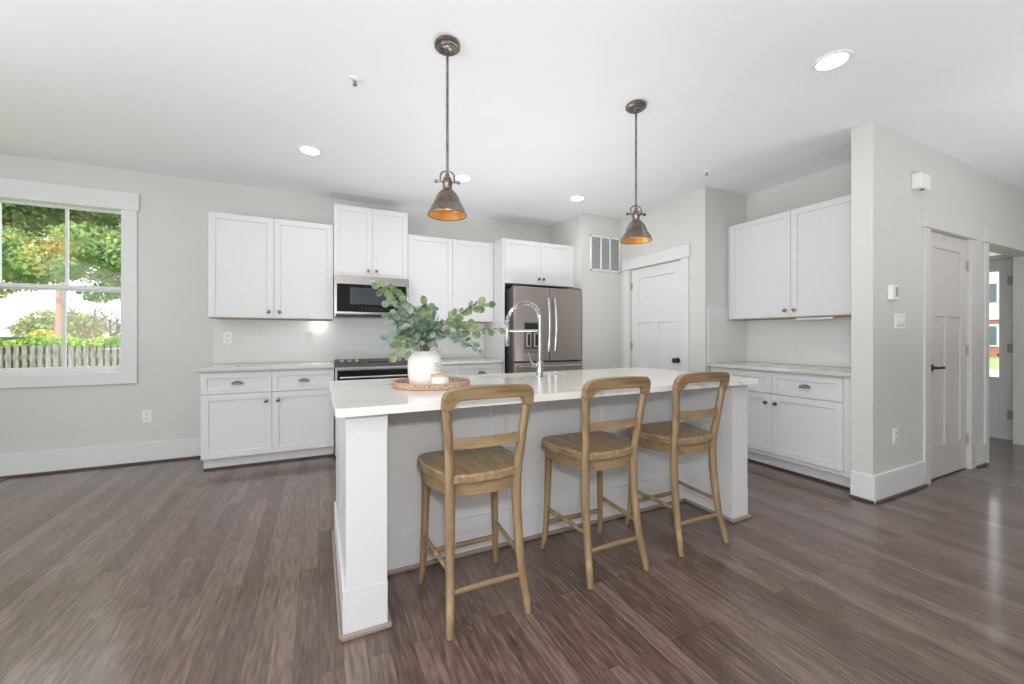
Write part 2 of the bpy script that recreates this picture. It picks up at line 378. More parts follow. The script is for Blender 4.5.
# closet wall
DX0, DX1, DZ = 4.475, 5.275, 2.068
OX0, OX1, OZ = 5.70, 6.95, 2.072
mb = MB(); mb.box(XC, DX0, YC0, YC1, 0, H).box(DX0, DX1, YC0, YC1, DZ, H).box(DX1, OX0, YC0, YC1, 0, H).box(OX0, OX1, YC0, YC1, OZ, H).box(OX1, XE, YC0, YC1, 0, H)
struct(mb.build('wall_closet', M['wall']), 'pale grey projecting wall holding the closet door', 'wall')
# entry hall walls
EY0, EY1, EZ, ETZ = 1.62, 2.56, 2.085, 2.5
mb = MB(); mb.box(XE, XE+T, YR, EY0, 0, H).box(XE, XE+T, EY1, 3.6, 0, H).box(XE, XE+T, EY0, EY1, ETZ, H)
struct(mb.build('wall_entry', M['wall']), 'pale grey end wall around the front door', 'wall')
struct(box('wall_hall', 5.0, XE, 3.3, 3.3+T, 0, H, M['wall']), 'pale grey far wall of the entry hall', 'wall')
struct(box('wall_stair', 5.2, 5.3, YC1, 3.3, 0, H, M['wall']), 'pale grey inner wall of the entry hall', 'wall')

# baseboards: wall_<side>
def base_run(side, segs, label):
    mb = MB(); sh = MB()
    for (x0, x1, y0, y1, nx, ny) in segs:   # footprint line offset along normal (nx,ny)
        if ny: ya, yb = sorted((y0, y0+ny*.016)); mb.box(x0, x1, ya, yb, 0, .195); ya, yb = sorted((y0+ny*.016, y0+ny*.032)); sh.box(x0, x1, ya, yb, 0, .018)
        else: xa, xb = sorted((x0, x0+nx*.016)); mb.box(xa, xb, y0, y1, 0, .195); xa, xb = sorted((x0+nx*.016, x0+nx*.032)); sh.box(xa, xb, y0, y1, 0, .018)
    o = struct(mb.build('baseboard_'+side, M['trim'], bevel=.003), label, 'baseboard')
    sh.build('shoe_moulding', M['shoe'], o, bevel=.004)
base_run('back', [(XL, -.93, YB, YB, 0, -1)], 'tall white baseboard along the back wall')
base_run('closet', [(XC, 4.368, YC0, YC0, 0, -1), (5.382, 5.612, YC0, YC0, 0, -1), (XC, XC, YC0-.016, YC1, -1, 0)], 'tall white baseboard wrapping the projecting closet wall')
base_run('pantry', [(XP, XP, YP, 3.05, -1, 0), (XP, XP, 4.09, YV, -1, 0)], 'white baseboard beside the pantry door')
base_run('alcove', [(XF+.02, XP, YV+.004, YV, 0, -1)], 'white baseboard below the return air vent')

# windows: opening, casing, double-hung sashes with a centre muntin
def window(n, x0, x1, label):
    r = struct(empty('window_%d' % n, ((x0+x1)/2, YB, WZ0)), label, 'window')
    cx = (x0+x1)/2
    def bx(mb, a, b, ya, yb, c, d): mb.box(a-cx, b-cx, ya-YB, yb-YB, c-WZ0, d-WZ0)
    mb = MB(); z0, z1 = WZ0, WZ1
    for a, b, c, d in ((x0, x0+.012, z0, z1), (x1-.012, x1, z0, z1), (x0, x1, z1-.012, z1), (x0, x1, z0, z0+.03)): bx(mb, a, b, YB, YB+T, c, d)
    mb.build('window_frame', M['trim'], r)
    for nm, ya, za, zb in (('upper_sash', YB+.075, 1.605, z1-.012), ('lower_sash', YB+.035, z0+.03, 1.652)):
        mb = MB(); a, b = x0+.012, x1-.012; s = .022; yb = ya+.034
        bot = .045 if nm == 'lower_sash' else .035
        bx(mb, a, a+s, ya, yb, za, zb); bx(mb, b-s, b, ya, yb, za, zb); bx(mb, a, b, ya, yb, za, za+bot); bx(mb, a, b, ya, yb, zb-(.022 if nm == 'upper_sash' else .034), zb)
        mx_ = cx+(.015 if n == 1 else 0); bx(mb, mx_-.010, mx_+.010, ya+.006, yb-.006, za, zb)
        so = mb.build(nm, M['trim'], r, bevel=.002)
        g = MB(); bx(g, a+s, b-s, ya+.014, ya+.018, za+bot, zb-.02); g.build('pane', M['glass'], so)
    return r
window(1, WX0, WX1, 'double-hung window looking out on the maple tree')
window(2, W2X0, W2X1, 'second double-hung window further left')
# casing round the pair
mb = MB()
mb.box(WX1-.012, WX1+.100, YB-.02, YB, .755, 2.37).box(W2X1-.01, WX0+.01, YB-.02, YB, .845, 2.37).box(W2X0-.11, W2X0+.01, YB-.02, YB, .755, 2.37)
mb.box(W2X0-.11, WX1+.100, YB-.021, YB, .755, .862)
casing = struct(mb.build('trim_1', M['trim'], bevel=.002), 'wide white window casing', 'trim')
MB().box(W2X0-.125, WX1+.116, YB-.028, YB, 2.365, 2.528).build('head_casing', M['trim'], casing, bevel=.002)

# doors (craftsman three-panel), local: x width, front face -y
def panel_door(n, loc, rz, w, h, label, m, knob, hinge_side, st=.115):
    r = struct(empty('door_%d' % n, loc, rz), label, 'door')
    mb = MB()
    zr0, zr1 = 1.362, 1.482
    mb.box(0, w, .014, .035, 0.012, h)
    mb.box(0, st, 0, .014, .012, h).box(w-st, w, 0, .014, .012, h).box(st, w-st, 0, .014, .012, .28).box(st, w-st, 0, .014, h-.125, h).box(st, w-st, 0, .014, zr0, zr1)
    mb.box(w/2-.05, w/2+.05, 0, .014, .28, zr0)
    mb.build('door_leaf', m, r, bevel=.0025)
    hx = -.003 if hinge_side == 'l' else w+.003
    for z in (.27, 1.07, 1.83):
        hb = MB(); hb.tube([(hx, -.008, z-.045), (hx, -.008, z+.045)], .006, 8)
        s = 1 if hinge_side == 'l' else -1
        hb.box(hx-.022, hx+.022, -.004, .0, z-.044, z+.044)
        hb.build('hinge', M['hinge'], r)
    return r
# pantry door: wall X=XP facing -X
pd = panel_door(1, (XP+.02, PY1-.004, 0), -PI/2, PY1-PY0-.008, PZ-.006, 'white three-panel pantry door', M['door'], 'r', 'l')
kb = MB(); kx = PY1-.004-3.232
kb.lathe([(0, 0), (.03, 0), (.03, -.006), (.012, -.01), (.011, -.035), (.024, -.042), (.03, -.055), (.026, -.068), (.012, -.074), (0, -.075)], (kx, 0, .925), 20, 'y')
kb.build('door_knob', M['bronze'], pd, smooth=True)
def casing_set(n, plane, a0, a1, z, side, label, wd=.11, over=.02, headh=.14, m='trim'):
    mb = MB(); 
    def bx(a, b, th, c, d):
        if plane[0] == 'x': mb.box(plane[1]-th, plane[1], a, b, c, d)
        else: mb.box(a, b, plane[1]-th, plane[1], c, d)
    bx(a0-wd, a0-.004, .017, 0, z); bx(a1+.004, a1+wd, .017, 0, z)
    bx(a0-wd-over, a1+wd+over, .027, z+.002, z+headh)
    return struct(mb.build('trim_%d' % n, M[m], bevel=.002), label, 'trim')
casing_set(2, ('x', XP), PY0, PY1, PZ, 0, 'white casing around the pantry door', wd=.105)
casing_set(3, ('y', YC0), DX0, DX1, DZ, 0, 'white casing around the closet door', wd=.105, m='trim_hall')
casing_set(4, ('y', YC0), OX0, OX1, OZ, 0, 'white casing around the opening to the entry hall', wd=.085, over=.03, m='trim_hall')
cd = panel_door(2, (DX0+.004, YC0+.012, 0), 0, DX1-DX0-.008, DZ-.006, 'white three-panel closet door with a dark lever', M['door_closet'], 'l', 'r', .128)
lv = MB(); lx, lz = .085, .935
lv.lathe([(0, 0), (.028, 0), (.028, -.008), (.012, -.012), (.010, -.05), (0, -.052)], (lx, 0, lz), 18, 'y')
lv.tube([(lx, -.05, lz), (lx+.03, -.056, lz+.003), (lx+.06, -.056, lz+.004), (lx+.088, -.052, lz-.006)], [.010, .012, .010, .006], 10)
lv.build('lever_handle', M['bronze'], cd, smooth=True)
# front door at the end of the hall: glazed leaf in wall X=XE facing -X
fd = struct(empty('door_3', (XE+.02, EY1-.01, 0), -PI/2), 'glazed white front door seen through the hall opening', 'door')
W_ = EY1-EY0-.02; mb = MB(); g0, g1 = .72, 1.95
mb.box(0, .12, 0, .045, .01, EZ-.005).box(W_-.118, W_, 0, .045, .01, EZ-.005).box(.12, W_-.118, 0, .045, .01, .25).box(.12, W_-.118, 0, .045, .58, g0).box(.12, W_-.118, 0, .045, g1, EZ-.005).box(.12, W_-.118, .012, .035, .25, .58)
fl_ = mb.build('door_leaf', M['door'], fd, bevel=.003)
MB().box(.12, W_-.118, .018, .024, g0, g1).build('pane', M['glass'], fl_)
for z in (.30, 1.06, 1.83):
    hb = MB(); hb.tube([(W_+.004, -.047, z-.05), (W_+.004, -.047, z+.05)], .007, 8); hb.box(W_-.045, W_+.05, -.045, -.041, z-.05, z+.05).box(W_-.045, W_-.001, -.042, 0, z-.045, z+.045); hb.build('hinge', M['hinge'], fd, bevel=.002)
mb = MB(); mb.box(XE-.02, XE, EY0-.10, EY0-.004, 0, 2.6).box(XE-.02, XE, EY1+.004, EY1+.1, 0, 2.6).box(XE-.02, XE, EY0-.10, EY1+.1, 2.5, 2.62).box(XE, XE+.1, EY0, EY1, EZ, EZ+.05)
ft = struct(mb.build('trim_5', M['trim'], bevel=.002), 'white casing around the glazed front door', 'trim')
MB().box(XE+.04, XE+.046, EY0, EY1, EZ+.05, ETZ).build('transom_pane', M['glass'], ft)
# outer screen door with dark lever
sd = thing('screen_door', 'narrow-framed outer screen door with dark lever beyond the glazed front door', 'door', (XE+T+.06, EY1-.01, 0), -PI/2)
mb = MB(); mb.box(0, .05, 0, .03, -.02, EZ).box(W_-.05, W_, 0, .03, -.02, EZ).box(.05, W_-.05, 0, .03, -.02, .2).box(.05, W_-.05, 0, .03, EZ-.06, EZ); mb.build('screen_frame', M['trim'], sd, bevel=.002)
hb = MB(); hb.tube([(W_-.055, -.0, .98), (W_-.055, -.03, .98), (W_-.09, -.035, .98), (W_-.16, -.035, .975)], .013, 10); hb.build('lever_handle', M['bronze'], sd, smooth=True)

# ------------------------------------------------------------------ cabinets
def shaker(mb, x0, x1, z0, z1, y=0, th=.02, rail=.055, rec=.009):
    mb.box(x0, x0+rail, y-th, y, z0, z1).box(x1-rail, x1, y-th, y, z0, z1)
    mb.box(x0+rail, x1-rail, y-th, y, z1-rail, z1).box(x0+rail, x1-rail, y-th, y, z0, z0+rail)
    mb.box(x0+rail-.001, x1-rail+.001, y-th+rec, y-.002, z0+rail-.001, z1-rail+.001)
    return mb
def knob(parent, x, z, y=-.02):
    MB().lathe([(0, 0), (.011, 0), (.009, -.004), (.007, -.012), (.014, -.017), (.0185, -.022), (.017, -.027), (.009, -.0305), (0, -.031)], (x, y, z), 16, 'y').build('knob', M['nickel'], parent, smooth=True)
def cup(parent, x, z, y=-.02):
    mb = MB(); bm = mb.bm; n = 14; k_ = 6; rows = []
    for j in range(k_+1):
        b = (PI/2)*j/k_            # from wall (top) round to front lip
        row = []
        for i in range(n+1):
            a = PI*i/n
            rx, rz = .047, .020
            row.append(bm.verts.new((x-rx*math.cos(a)*(1-.12*math.sin(b)), y-.026*math.sin(b)*math.sin(a)**.5 if a not in (0,) else y, z-.010+(rz*math.sin(a))*1.35*math.cos(b)+.002)))
        rows.append(row)
    for a, b in zip(rows, rows[1:]):
        for i in range(n): bm.faces.new((a[i], a[i+1], b[i+1], b[i]))
    o = mb.build('cup_pull', M['nickel'], parent, smooth=True)
    s = o.modifiers.new('thickness', 'SOLIDIFY'); s.thickness = .002
    return o
def cabinet(label, cat, loc, rz, w, d, z0, z1, doors=(), drawers=(), toe=None, group=None, name='wall_cabinet', ply=False, body_extra=()):
    r = thing(name, label, cat, loc, rz, group)
    mb = MB().box(0, w, 0, d, z0, z1)
    for e in body_extra: mb.box(*e)
    mb.build('body', M['cab'], r, bevel=.0015)
    if ply: MB().box(.012, w-.012, .0, d-.004, z0-.006, z0).build('underside', M['ply'], r)
    if toe: 
        o = MB().box(toe[0], w-toe[1], .072, .085, 0, z0).build('toe_kick', M['cab'], r)
        MB().box(toe[0], w-toe[1], .058, .072, 0, .018).build('shoe_moulding', M['shoe'], o, bevel=.004)
    for (x0, x1, a, b, kx, kz) in doors:
        o = shaker(MB(), x0+.0015, x1-.0015, a, b).build('door', M['cab'], r, bevel=.002)
        if kx is not None: knob(o, kx, kz)
    for (x0, x1, a, b) in drawers:
        o = shaker(MB(), x0+.0015, x1-.0015, a, b, rail=.045).build('drawer', M['cab'], r, bevel=.002)
        cup(o, (x0+x1)/2, (a+b)/2)
    return r
UY = 4.61; UD = YB-.003-UY
# uppers: left pair, over-microwave, right of microwave
cabinet('white two-door wall cabinet nearest the window, left of the microwave', 'cabinet', (-.928, UY, 0), 0, 1.066, UD, 1.372, 2.356,
        [(0, .530, 1.376, 2.356, .485, 1.435), (.530, 1.066, 1.376, 2.356, .575, 1.435)], group='kitchen wall cabinets', ply=True)
cabinet('taller-mounted white two-door cabinet above the microwave', 'cabinet', (.141, UY-.02, 0), 0, .762, UD+.02, 1.832, 2.576,
        [(0, .381, 1.834, 2.576, .338, 1.895), (.381, .762, 1.834, 2.576, .424, 1.895)], group='kitchen wall cabinets')
cabinet('white two-door wall cabinet behind the eucalyptus, right of the microwave', 'cabinet', (.906, UY, 0), 0, 1.048, UD, 1.372, 2.344,
        [(0, .524, 1.376, 2.344, .48, 1.435), (.524, 1.048, 1.376, 2.344, .568, 1.435)], group='kitchen wall cabinets', ply=True)
cabinet('short white two-door cabinet above the fridge', 'cabinet', (1.986, 4.335, 0), 0, .975, YB-.003-4.335, 1.825, 2.352,
        [(0, .487, 1.828, 2.352, .455, 1.895), (.487, .975, 1.828, 2.352, .52, 1.895)], group='kitchen wall cabinets')
tag(box('fridge_panel', 1.957, 1.984, 4.318, YB-.003, .0, 2.352, M['cab'], bevel=.0015), 'tall white side panel standing left of the fridge', 'panel')
# right wall upper, front at X=3.94 (doors 3.92)
cabinet('white two-door wall cabinet on the right wall above the green-grey counter', 'cabinet', (3.94, YP-.003, 0), -PI/2, YP-.003-YC1-.003, XR-.003-3.94, 1.372, 2.356,
        [(.03, .64, 1.376, 2.356, .60, 1.435), (.64, 1.25, 1.376, 2.356, .68, 1.435)], group='kitchen wall cabinets', ply=True)
# bases
BY = 4.335; BD = YB-.003-BY
cabinet('white base cabinet below the window-side counter with two drawers over two doors', 'cabinet', (-.926, BY, 0), 0, 1.062, BD, .112, .884,
        [(0, .536, .116, .678, .49, .605), (.536, 1.062, .116, .678, .585, .605)], [(0, .536, .684, .866), (.536, 1.062, .684, .866)], toe=(.004, -.0), group='kitchen base cabinets', name='base_cabinet')
cabinet('white base cabinet between the range and the fridge panel', 'cabinet', (.906, BY, 0), 0, 1.046, BD, .112, .884,
        [(0, .523, .116, .678, .48, .605), (.523, 1.046, .116, .678, .57, .605)], [(0, .523, .684, .866), (.523, 1.046, .684, .866)], toe=(.0, .0), group='kitchen base cabinets', name='base_cabinet')
cabinet('white base cabinet along the right wall with two drawers over two doors', 'cabinet', (3.66, YP-.003, 0), -PI/2, YP-.003-YC1-.003, XR-.003-3.66, .112, .884,
        [(.02, .637, .15, .678, .595, .60), (.637, 1.182, .15, .678, .68, .60)], [(.02, .637, .684, .866), (.637, 1.182, .684, .866)], toe=(.0, .0), group='kitchen base cabinets', name='base_cabinet',
        body_extra=[(1.184, 1.254, -.02, 0, .112, .884)])
# worktops
tag(box('worktop', -.962, .139, 4.288, YB-.002, .886, .916, M['quartz2'], bevel=.004), 'grey-green stone worktop left of the range', 'worktop')
tag(box('worktop', .903, 1.955, 4.288, YB-.002, .886, .916, M['quartz2'], bevel=.004), 'grey-green stone worktop between range and fridge panel', 'worktop')
tag(box('worktop', 3.612, XR-.002, YC1+.004, YP-.002, .886, .916, M['quartz2'], bevel=.004), 'grey-green stone worktop along the right wall', 'worktop')
# backsplashes
tag(box('tile_backsplash', -.95, 1.955, YB-.012, YB-.0005, .918, 1.80, M['tile']), 'glossy white tile backsplash behind the range and left counter', 'backsplash')
tag(box('tile_backsplash', XR-.012, XR-.0005, YC1+.002, YP-.013, .918, 1.366, M['tile']), 'glossy white tile backsplash above the right-wall worktop', 'backsplash')
tag(box('tile_backsplash', 3.625, XR-.002, YP-.012, YP-.0005, .918, 1.50, M['tile']), 'narrow tile backsplash on the return wall next to the pantry door', 'backsplash')

# ------------------------------------------------------------------ microwave
mw = thing('microwave', 'stainless over-the-range microwave with black glass door', 'microwave', (.143, 4.50, 1.405))
MB().box(0, .758, .03, YB-.016-4.50, 0, .422).build('body', M['steel'], mw, bevel=.003)
MB().box(0, .758, 0, .028, .022, .422).build('door', M['steel'], mw, bevel=.004)
MB().box(.025, .725, -.003, .001, .045, .335).build('door_glass', M['black'], mw, bevel=.002)
MB().box(.15, .56, -.0045, -.002, .125, .30).build('viewing_window', mat('microwave_window', srgb(84, 88, 94), .14, .6), mw)
M['keys'] = mat('keypad_print', srgb(120, 120, 122), .4)
for i in range(9):
    for j in range(2): MB().box(.27+i*.034, .279+i*.034, -.0042, -.002, .067+j*.02, .071+j*.02).build('key', M['keys'], mw)
MB().tube([(.742, -.03, .06), (.742, -.03, .33)], .010, 10).build('handle', M['handle'], mw, smooth=True)
MB().box(.34, .41, -.0015, .001, .365, .385).build('badge', M['handle'], mw)
MB().box(.02, .738, .004, .3, -.004, .018).build('vent_grille', M['blackm'], mw)

# ------------------------------------------------------------------ range
rg = thing('range', 'stainless slide-in electric range with front knobs and black oven door', 'range', (.144, 4.27, 0))
MB().box(0, .754, .03, YB-.016-4.27, .02, .90).build('body', M['steel'], rg, bevel=.003)
MB().box(-.0, .754, .06, YB-.02-4.27, .901, .922).build('cooktop', M['black'], rg, bevel=.003)
MB().prism([(-.0, .895), (.0, .90), (.075, .965), (.11, .965), (.11, .885), (0, .885)], (0, .754), lambda a, b, t: (t, a, b)).build('control_panel', M['fridge_side'], rg, bevel=.002)
MB().box(0, .754, -.006, .03, .868, .888).build('panel_lip', M['steel'], rg, bevel=.003)
for x in (.06, .13, .20, .62, .69):
    mb = MB(); c = Vector((x, .036, .930)); n_ = Vector((0, -.66, .75)); s_ = Vector((1, 0, 0))
    mb.tube([c, c+n_*.012, c+n_*.03], [.024, .021, .019], 16); mb.tube([c+n_*.03-s_*.02, c+n_*.03+s_*.02], .007, 8)
    mb.build('control_knob', M['handle'], rg, smooth=True)
MB().box(.30, .50, .030, .038, .925, .935).build('display', M['black'], rg)
od = MB().box(0.004, .75, -.01, .03, .19, .862).build('oven_door', M['steel'], rg, bevel=.004)
MB().box(.02, .734, -.014, -.008, .26, .858).build('oven_glass', M['black'], od)
mb = MB(); mb.tube([(.04, -.055, .79), (.714, -.055, .79)], .012, 12); mb.tube([(.07, -.01, .79), (.07, -.055, .79)], .008, 8); mb.tube([(.684, -.01, .79), (.684, -.055, .79)], .008, 8)
mb.build('oven_handle', M['handle'], od, smooth=True)
MB().box(.004, .75, -.008, .03, .03, .18).build('drawer', M['steel'], rg, bevel=.004)

# ------------------------------------------------------------------ fridge
fr = thing('refrigerator', 'stainless French-door refrigerator with ice dispenser', 'refrigerator', (2.014, 4.085, 0))
MB().box(.01, .90, .075, YB-.02-4.085, .02, 1.765).build('body', M['fridge_side'], fr, bevel=.004)
def fdoor(x0, x1, z0, z1, nm, parent=fr):
    # slightly bowed front
    mb = MB(); pts = [(x0, .07)]; n = 8
    for k in range(n+1):
        u = k/n; x = x0+(x1-x0)*u; pts.append((x, .012-.012*(1-(2*u-1)**2)**.6))
    pts.append((x1, .07))
    mb.prism(pts, (z0, z1)); return mb.build(nm, M['fridge'], parent, bevel=.003, smooth=True)
dl = fdoor(0, .450, .905, 1.765, 'left_door'); dr = fdoor(.458, .91, .905, 1.765, 'right_door')
dw = fdoor(0, .91, .05, .885, 'freezer_drawer')
def hand(parent, x, z0, z1):
    mb = MB(); pts = []
    n = 12
    for k in range(n+1):
        u = k/n; pts.append((x, -.03-.035*math.sin(PI*u), z0+(z1-z0)*u))
    mb.tube(pts, .017, 10); mb.tube([(x, 0, z0+.02), (x, -.035, z0+.02)], .01, 8); mb.tube([(x, 0, z1-.02), (x, -.035, z1-.02)], .01, 8)
    mb.build('door_handle', M['handle'], parent, smooth=True)
hand(dl, .412, 1.02, 1.64); hand(dr, .50, 1.02, 1.64)
mb = MB(); mb.box(.03, .88, -.045, -.02, .832, .858).box(.07, .09, -.025, .005, .835, .855).box(.82, .84, -.025, .005, .835, .855); mb.build('drawer_handle', M['handle'], dw, bevel=.006)
disp = MB().box(.10, .335, -.004, .004, 1.0, 1.36).build('ice_dispenser', mat('dispenser_frame', srgb(128, 118, 112), .35, .5), dl, bevel=.003)
MB().box(.115, .315, -.006, -.002, 1.27, 1.345).build('dispenser_display', M['blackm'], disp)
MB().box(.115, .315, -.0055, -.002, 1.05, 1.24).build('dispenser_recess', mat('dispenser_recess', srgb(70, 64, 62), .5, .2), disp)
for x in (.135, .235):
    MB().box(x, x+.06, -.010, -.005, 1.07, 1.235).build('paddle', M['handle'], disp, bevel=.006)
    MB().box(x+.014, x+.046, -.012, -.009, 1.085, 1.22).build('paddle_pad', M['blackm'], disp, bevel=.006)
for x in (.04, .87): MB().box(x-.035, x+.035, .03, .12, 1.765, 1.785).build('hinge_cover', M['fridge_side'], fr, bevel=.004)

# ------------------------------------------------------------------ island
IX0, IX1, IY0, IYK, IY1 = .095, 2.552, 1.712, 2.10, 2.672
isl = thing('kitchen_island', 'white kitchen island with an overhanging seating side', 'island', (0, 0, 0))
mb = MB(); mb.box(IX0+.004, IX1-.004, IYK, IY1, .0, .67).box(IX0+.004, .955, IYK, IY1, .67, .884).box(1.635, IX1-.004, IYK, IY1, .67, .884).box(.955, 1.635, IYK, 2.415, .67, .884).box(.955, 1.635, 2.66, IY1, .67, .884)
mb.build('body', M['cab'], isl)
for nm, x0, x1 in (('left_end_post', IX0, .256), ('right_end_post', 2.398, IX1)):
    p = MB().box(x0+.0015, x1-.0015, IY0+.0015, IYK, 0, .884).build(nm, M['cab'], isl, bevel=.001)
    MB().box(x0, x1, IY0, IYK-.0, .0, .188).build('base_board', M['cab'], p, bevel=.001)
    MB().box(x0, x1, IY0, IYK-.0, .816, .884).build('top_band', M['cab'], p, bevel=.001)
    MB().box(x0-.016, x1+.016, IY0-.016, IY0, 0, .022).build('shoe_moulding', M['shoe_island'], p, bevel=.006)
# knee wall boards and seams
mb = MB(); mb.box(.256, 2.398, IYK-.014, IYK, 0, .2)
for c in (.925, 1.69): mb.box(c-.035, c+.035, IYK-.012, IYK, .2, .884)
mb.box(.256, 2.398, IYK-.006, IYK, .82, .884)
mb.build('knee_wall_panelling', M['cab'], isl, bevel=.0015)
mb = MB(); mb.box(.258, 2.396, IYK-.030, IYK-.014, 0, .022); mb.box(.2565, .272, IY0, IYK-.03, 0, .022); mb.box(2.382, 2.3975, IY0, IYK-.03, 0, .022)
mb.box(IX0-.024, IX0-.0105, IY0, IY1, 0, .022)
mb.build('shoe_moulding', M['shoe_island'], isl, bevel=.006)
# left end: base board + corner stile panel frame
mb = MB(); mb.box(IX0-.0, IX0+.004, IYK, IY1, 0, .884); mb.box(IX0-.010, IX0-.0005, IY0+.001, IY1, 0, .188); mb.build('end_panel', M['cab'], isl)
# counter with sink cut-out
SX0, SX1, SY0, SY1 = .97, 1.62, 2.43, 2.645
def slab_hole(outer, inner, z0, z1, name, m, parent=None, bevel=0):
    bm = bmesh.new()
    es = []
    for loop in (outer, inner):
        vs = [bm.verts.new((x, y, z0)) for x, y in loop]
        es += [bm.edges.new((vs[i], vs[(i+1) % len(vs)])) for i in range(len(vs))]
    bmesh.ops.triangle_fill(bm, use_beauty=True, edges=es)
    g = bmesh.ops.extrude_face_region(bm, geom=list(bm.faces))
    bmesh.ops.translate(bm, verts=[v for v in g['geom'] if isinstance(v, bmesh.types.BMVert)], vec=(0, 0, z1-z0))
    mb = MB(); mb.bm.free(); mb.bm = bm
    return mb.build(name, m, parent, bevel)
ct = slab_hole(rrect(.056, 2.592, 1.655, 2.712, .03), rrect(SX0, SX1, SY0, SY1, .02, 3), .886, .92, 'island_countertop', M['quartz'], bevel=.004)
tag(ct, 'white quartz island countertop with faint brown veining', 'countertop')
sk = MB(); sk.box(SX0-.01, SX1+.01, SY0-.01, SY1+.01, .68, .69)
for a in ((SX0-.01, SX0, SY0-.01, SY1+.01), (SX1, SX1+.01, SY0-.01, SY1+.01), (SX0, SX1, SY0-.01, SY0), (SX0, SX1, SY1, SY1+.01)): sk.box(*a, .69, .885)
tag(sk.build('sink', mat('sink_steel', srgb(120, 116, 112), .35, .8)), 'undermount steel sink set into the island countertop', 'sink')

# faucet
FX, FY = 1.347, 2.362
fc = thing('kitchen_faucet', 'chrome spring pull-down faucet on the island', 'faucet', (FX, FY, .92))
MB().lathe([(0, 0), (.03, 0), (.03, .006), (.024, .010), (.022, .10), (.018, .11), (.0, .112)], n=24).build('base', M['chrome'], fc, smooth=True)
MB().tube([(0, 0, .10), (0, 0, .42)], .0125, 14).build('riser', M['chrome'], fc, smooth=True)
D = Vector((-.157, .19, 0)); L = D.length; D.normalize()
arc = []
for k in range(25):
    a = PI*k/24; arc.append(Vector((0, 0, .40))+D*(L/2*(1-math.cos(a)))+Vector((0, 0, .125*math.sin(a)-.04*k/24)))
arc.append(arc[-1]+Vector((0, 0, -.03)))
MB().tube(arc, .006, 10).build('hose', M['chrome'], fc, smooth=True)
# spring coil
co = []; turns = 26; N = turns*8
import bisect
cum = [0]
for a, b in zip(arc, arc[1:]): cum.append(cum[-1]+(b-a).length)
for i in range(N+1):
    s_ = cum[-1]*i/N; j = min(max(bisect.bisect(cum, s_)-1, 0), len(arc)-2); t = (s_-cum[j])/(cum[j+1]-cum[j])
    p = arc[j].lerp(arc[j+1], t); d = (arc[j+1]-arc[j]).normalized(); sdv = Vector((D.y, -D.x, 0)); u = d.cross(sdv)
    a = 2*PI*turns*i/N; co.append(p+(sdv*math.cos(a)+u*math.sin(a))*.0135)
MB().tube(co, .0036, 6).build('spring', M['chrome'], fc, smooth=True)
e = arc[-1]
MB().tube([e+Vector((0, 0, .02)), e, e+Vector((0, 0, -.03)), e+Vector((0, 0, -.11)), e+Vector((0, 0, -.125))], [.013, .016, .016, .018, .015], 14).build('spray_head', M['chrome'], fc, smooth=True)
MB().tube([(0, 0, .315), tuple(D*L+Vector((0, 0, .315)))], .007, 8).build('support_arm', M['chrome'], fc, smooth=True)
mb = MB(); mb.tube([(-.01, 0, .075), (-.055, 0, .080)], .016, 12); mb.tube([(-.05, 0, .08), (-.075, -.0, .12), (-.09, 0, .165)], [.009, .007, .006], 8); mb.build('lever', M['chrome'], fc, smooth=True)

# ------------------------------------------------------------------ tray, vase, candle, eucalyptus
TX, TY = .568, 2.215
tr = thing('serving_tray', 'round woven tray on the island countertop', 'tray', (TX, TY, .9205))
MB().lathe([(0, 0), (.205, 0), (.205, .008), (0, .008)], n=48).build('base', M['wicker'], tr, smooth=True)
MB().lathe([(.198, .0), (.210, .0), (.213, .012), (.212, .026), (.205, .032), (.197, .026), (.196, .008)], n=64).build('rim', M['wicker'], tr, smooth=True)
mb = MB()
for zz in (.005, .027): mb.tube([(.212*math.cos(2*PI*k/48), .212*math.sin(2*PI*k/48), zz) for k in range(49)], .0045, 6, cap=False)
mb.build('rim_band', mat('wicker_band', srgb(184, 152, 128), .6), tr, smooth=True)
VX, VY, VZ = .538, 2.25, .929
vs = thing('vase', 'rounded white ceramic vase holding the eucalyptus', 'vase', (VX, VY, VZ))
prof = [(0, 0), (.078, 0), (.086, .006), (.092, .03), (.096, .07), (.097, .11), (.094, .14), (.085, .16), (.070, .172), (.062, .180), (.060, .187), (.054, .187), (.056, .176), (.066, .165), (.082, .14), (.088, .10), (.084, .04), (.07, .012), (0, .01)]
prof = [(a*.965, b*.98) for a, b in prof]
MB().lathe(prof, n=40).build('vessel', M['ceramic'], vs, smooth=True)
mb = MB()
random.seed(3)
for k in range(11):
    a = math.radians(-58+random.uniform(-11, 11)); zz = random.uniform(.075, .125); r = .0935
    c = Vector((r*math.cos(a), r*math.sin(a), zz)); n_ = Vector((math.cos(a), math.sin(a), 0))
    mb.tube([c-n_*.002, c+n_*.0012], .0028, 8)
mb.build('dot_emblem', mat('emblem_brown', srgb(120, 96, 80), .6), vs)
cn = thing('candle', 'small white candle jar with a pale wooden lid in the tray', 'candle', (.585, 2.100, .9295))
MB().lathe([(0, 0), (.044, 0), (.048, .004), (.048, .052), (0, .052)], n=32).build('jar', M['wax'], cn, smooth=True)
MB().lathe([(0, .0525), (.049, .0525), (.049, .062), (0, .062)], n=32).build('lid', M['lid'], cn, bevel=.001)

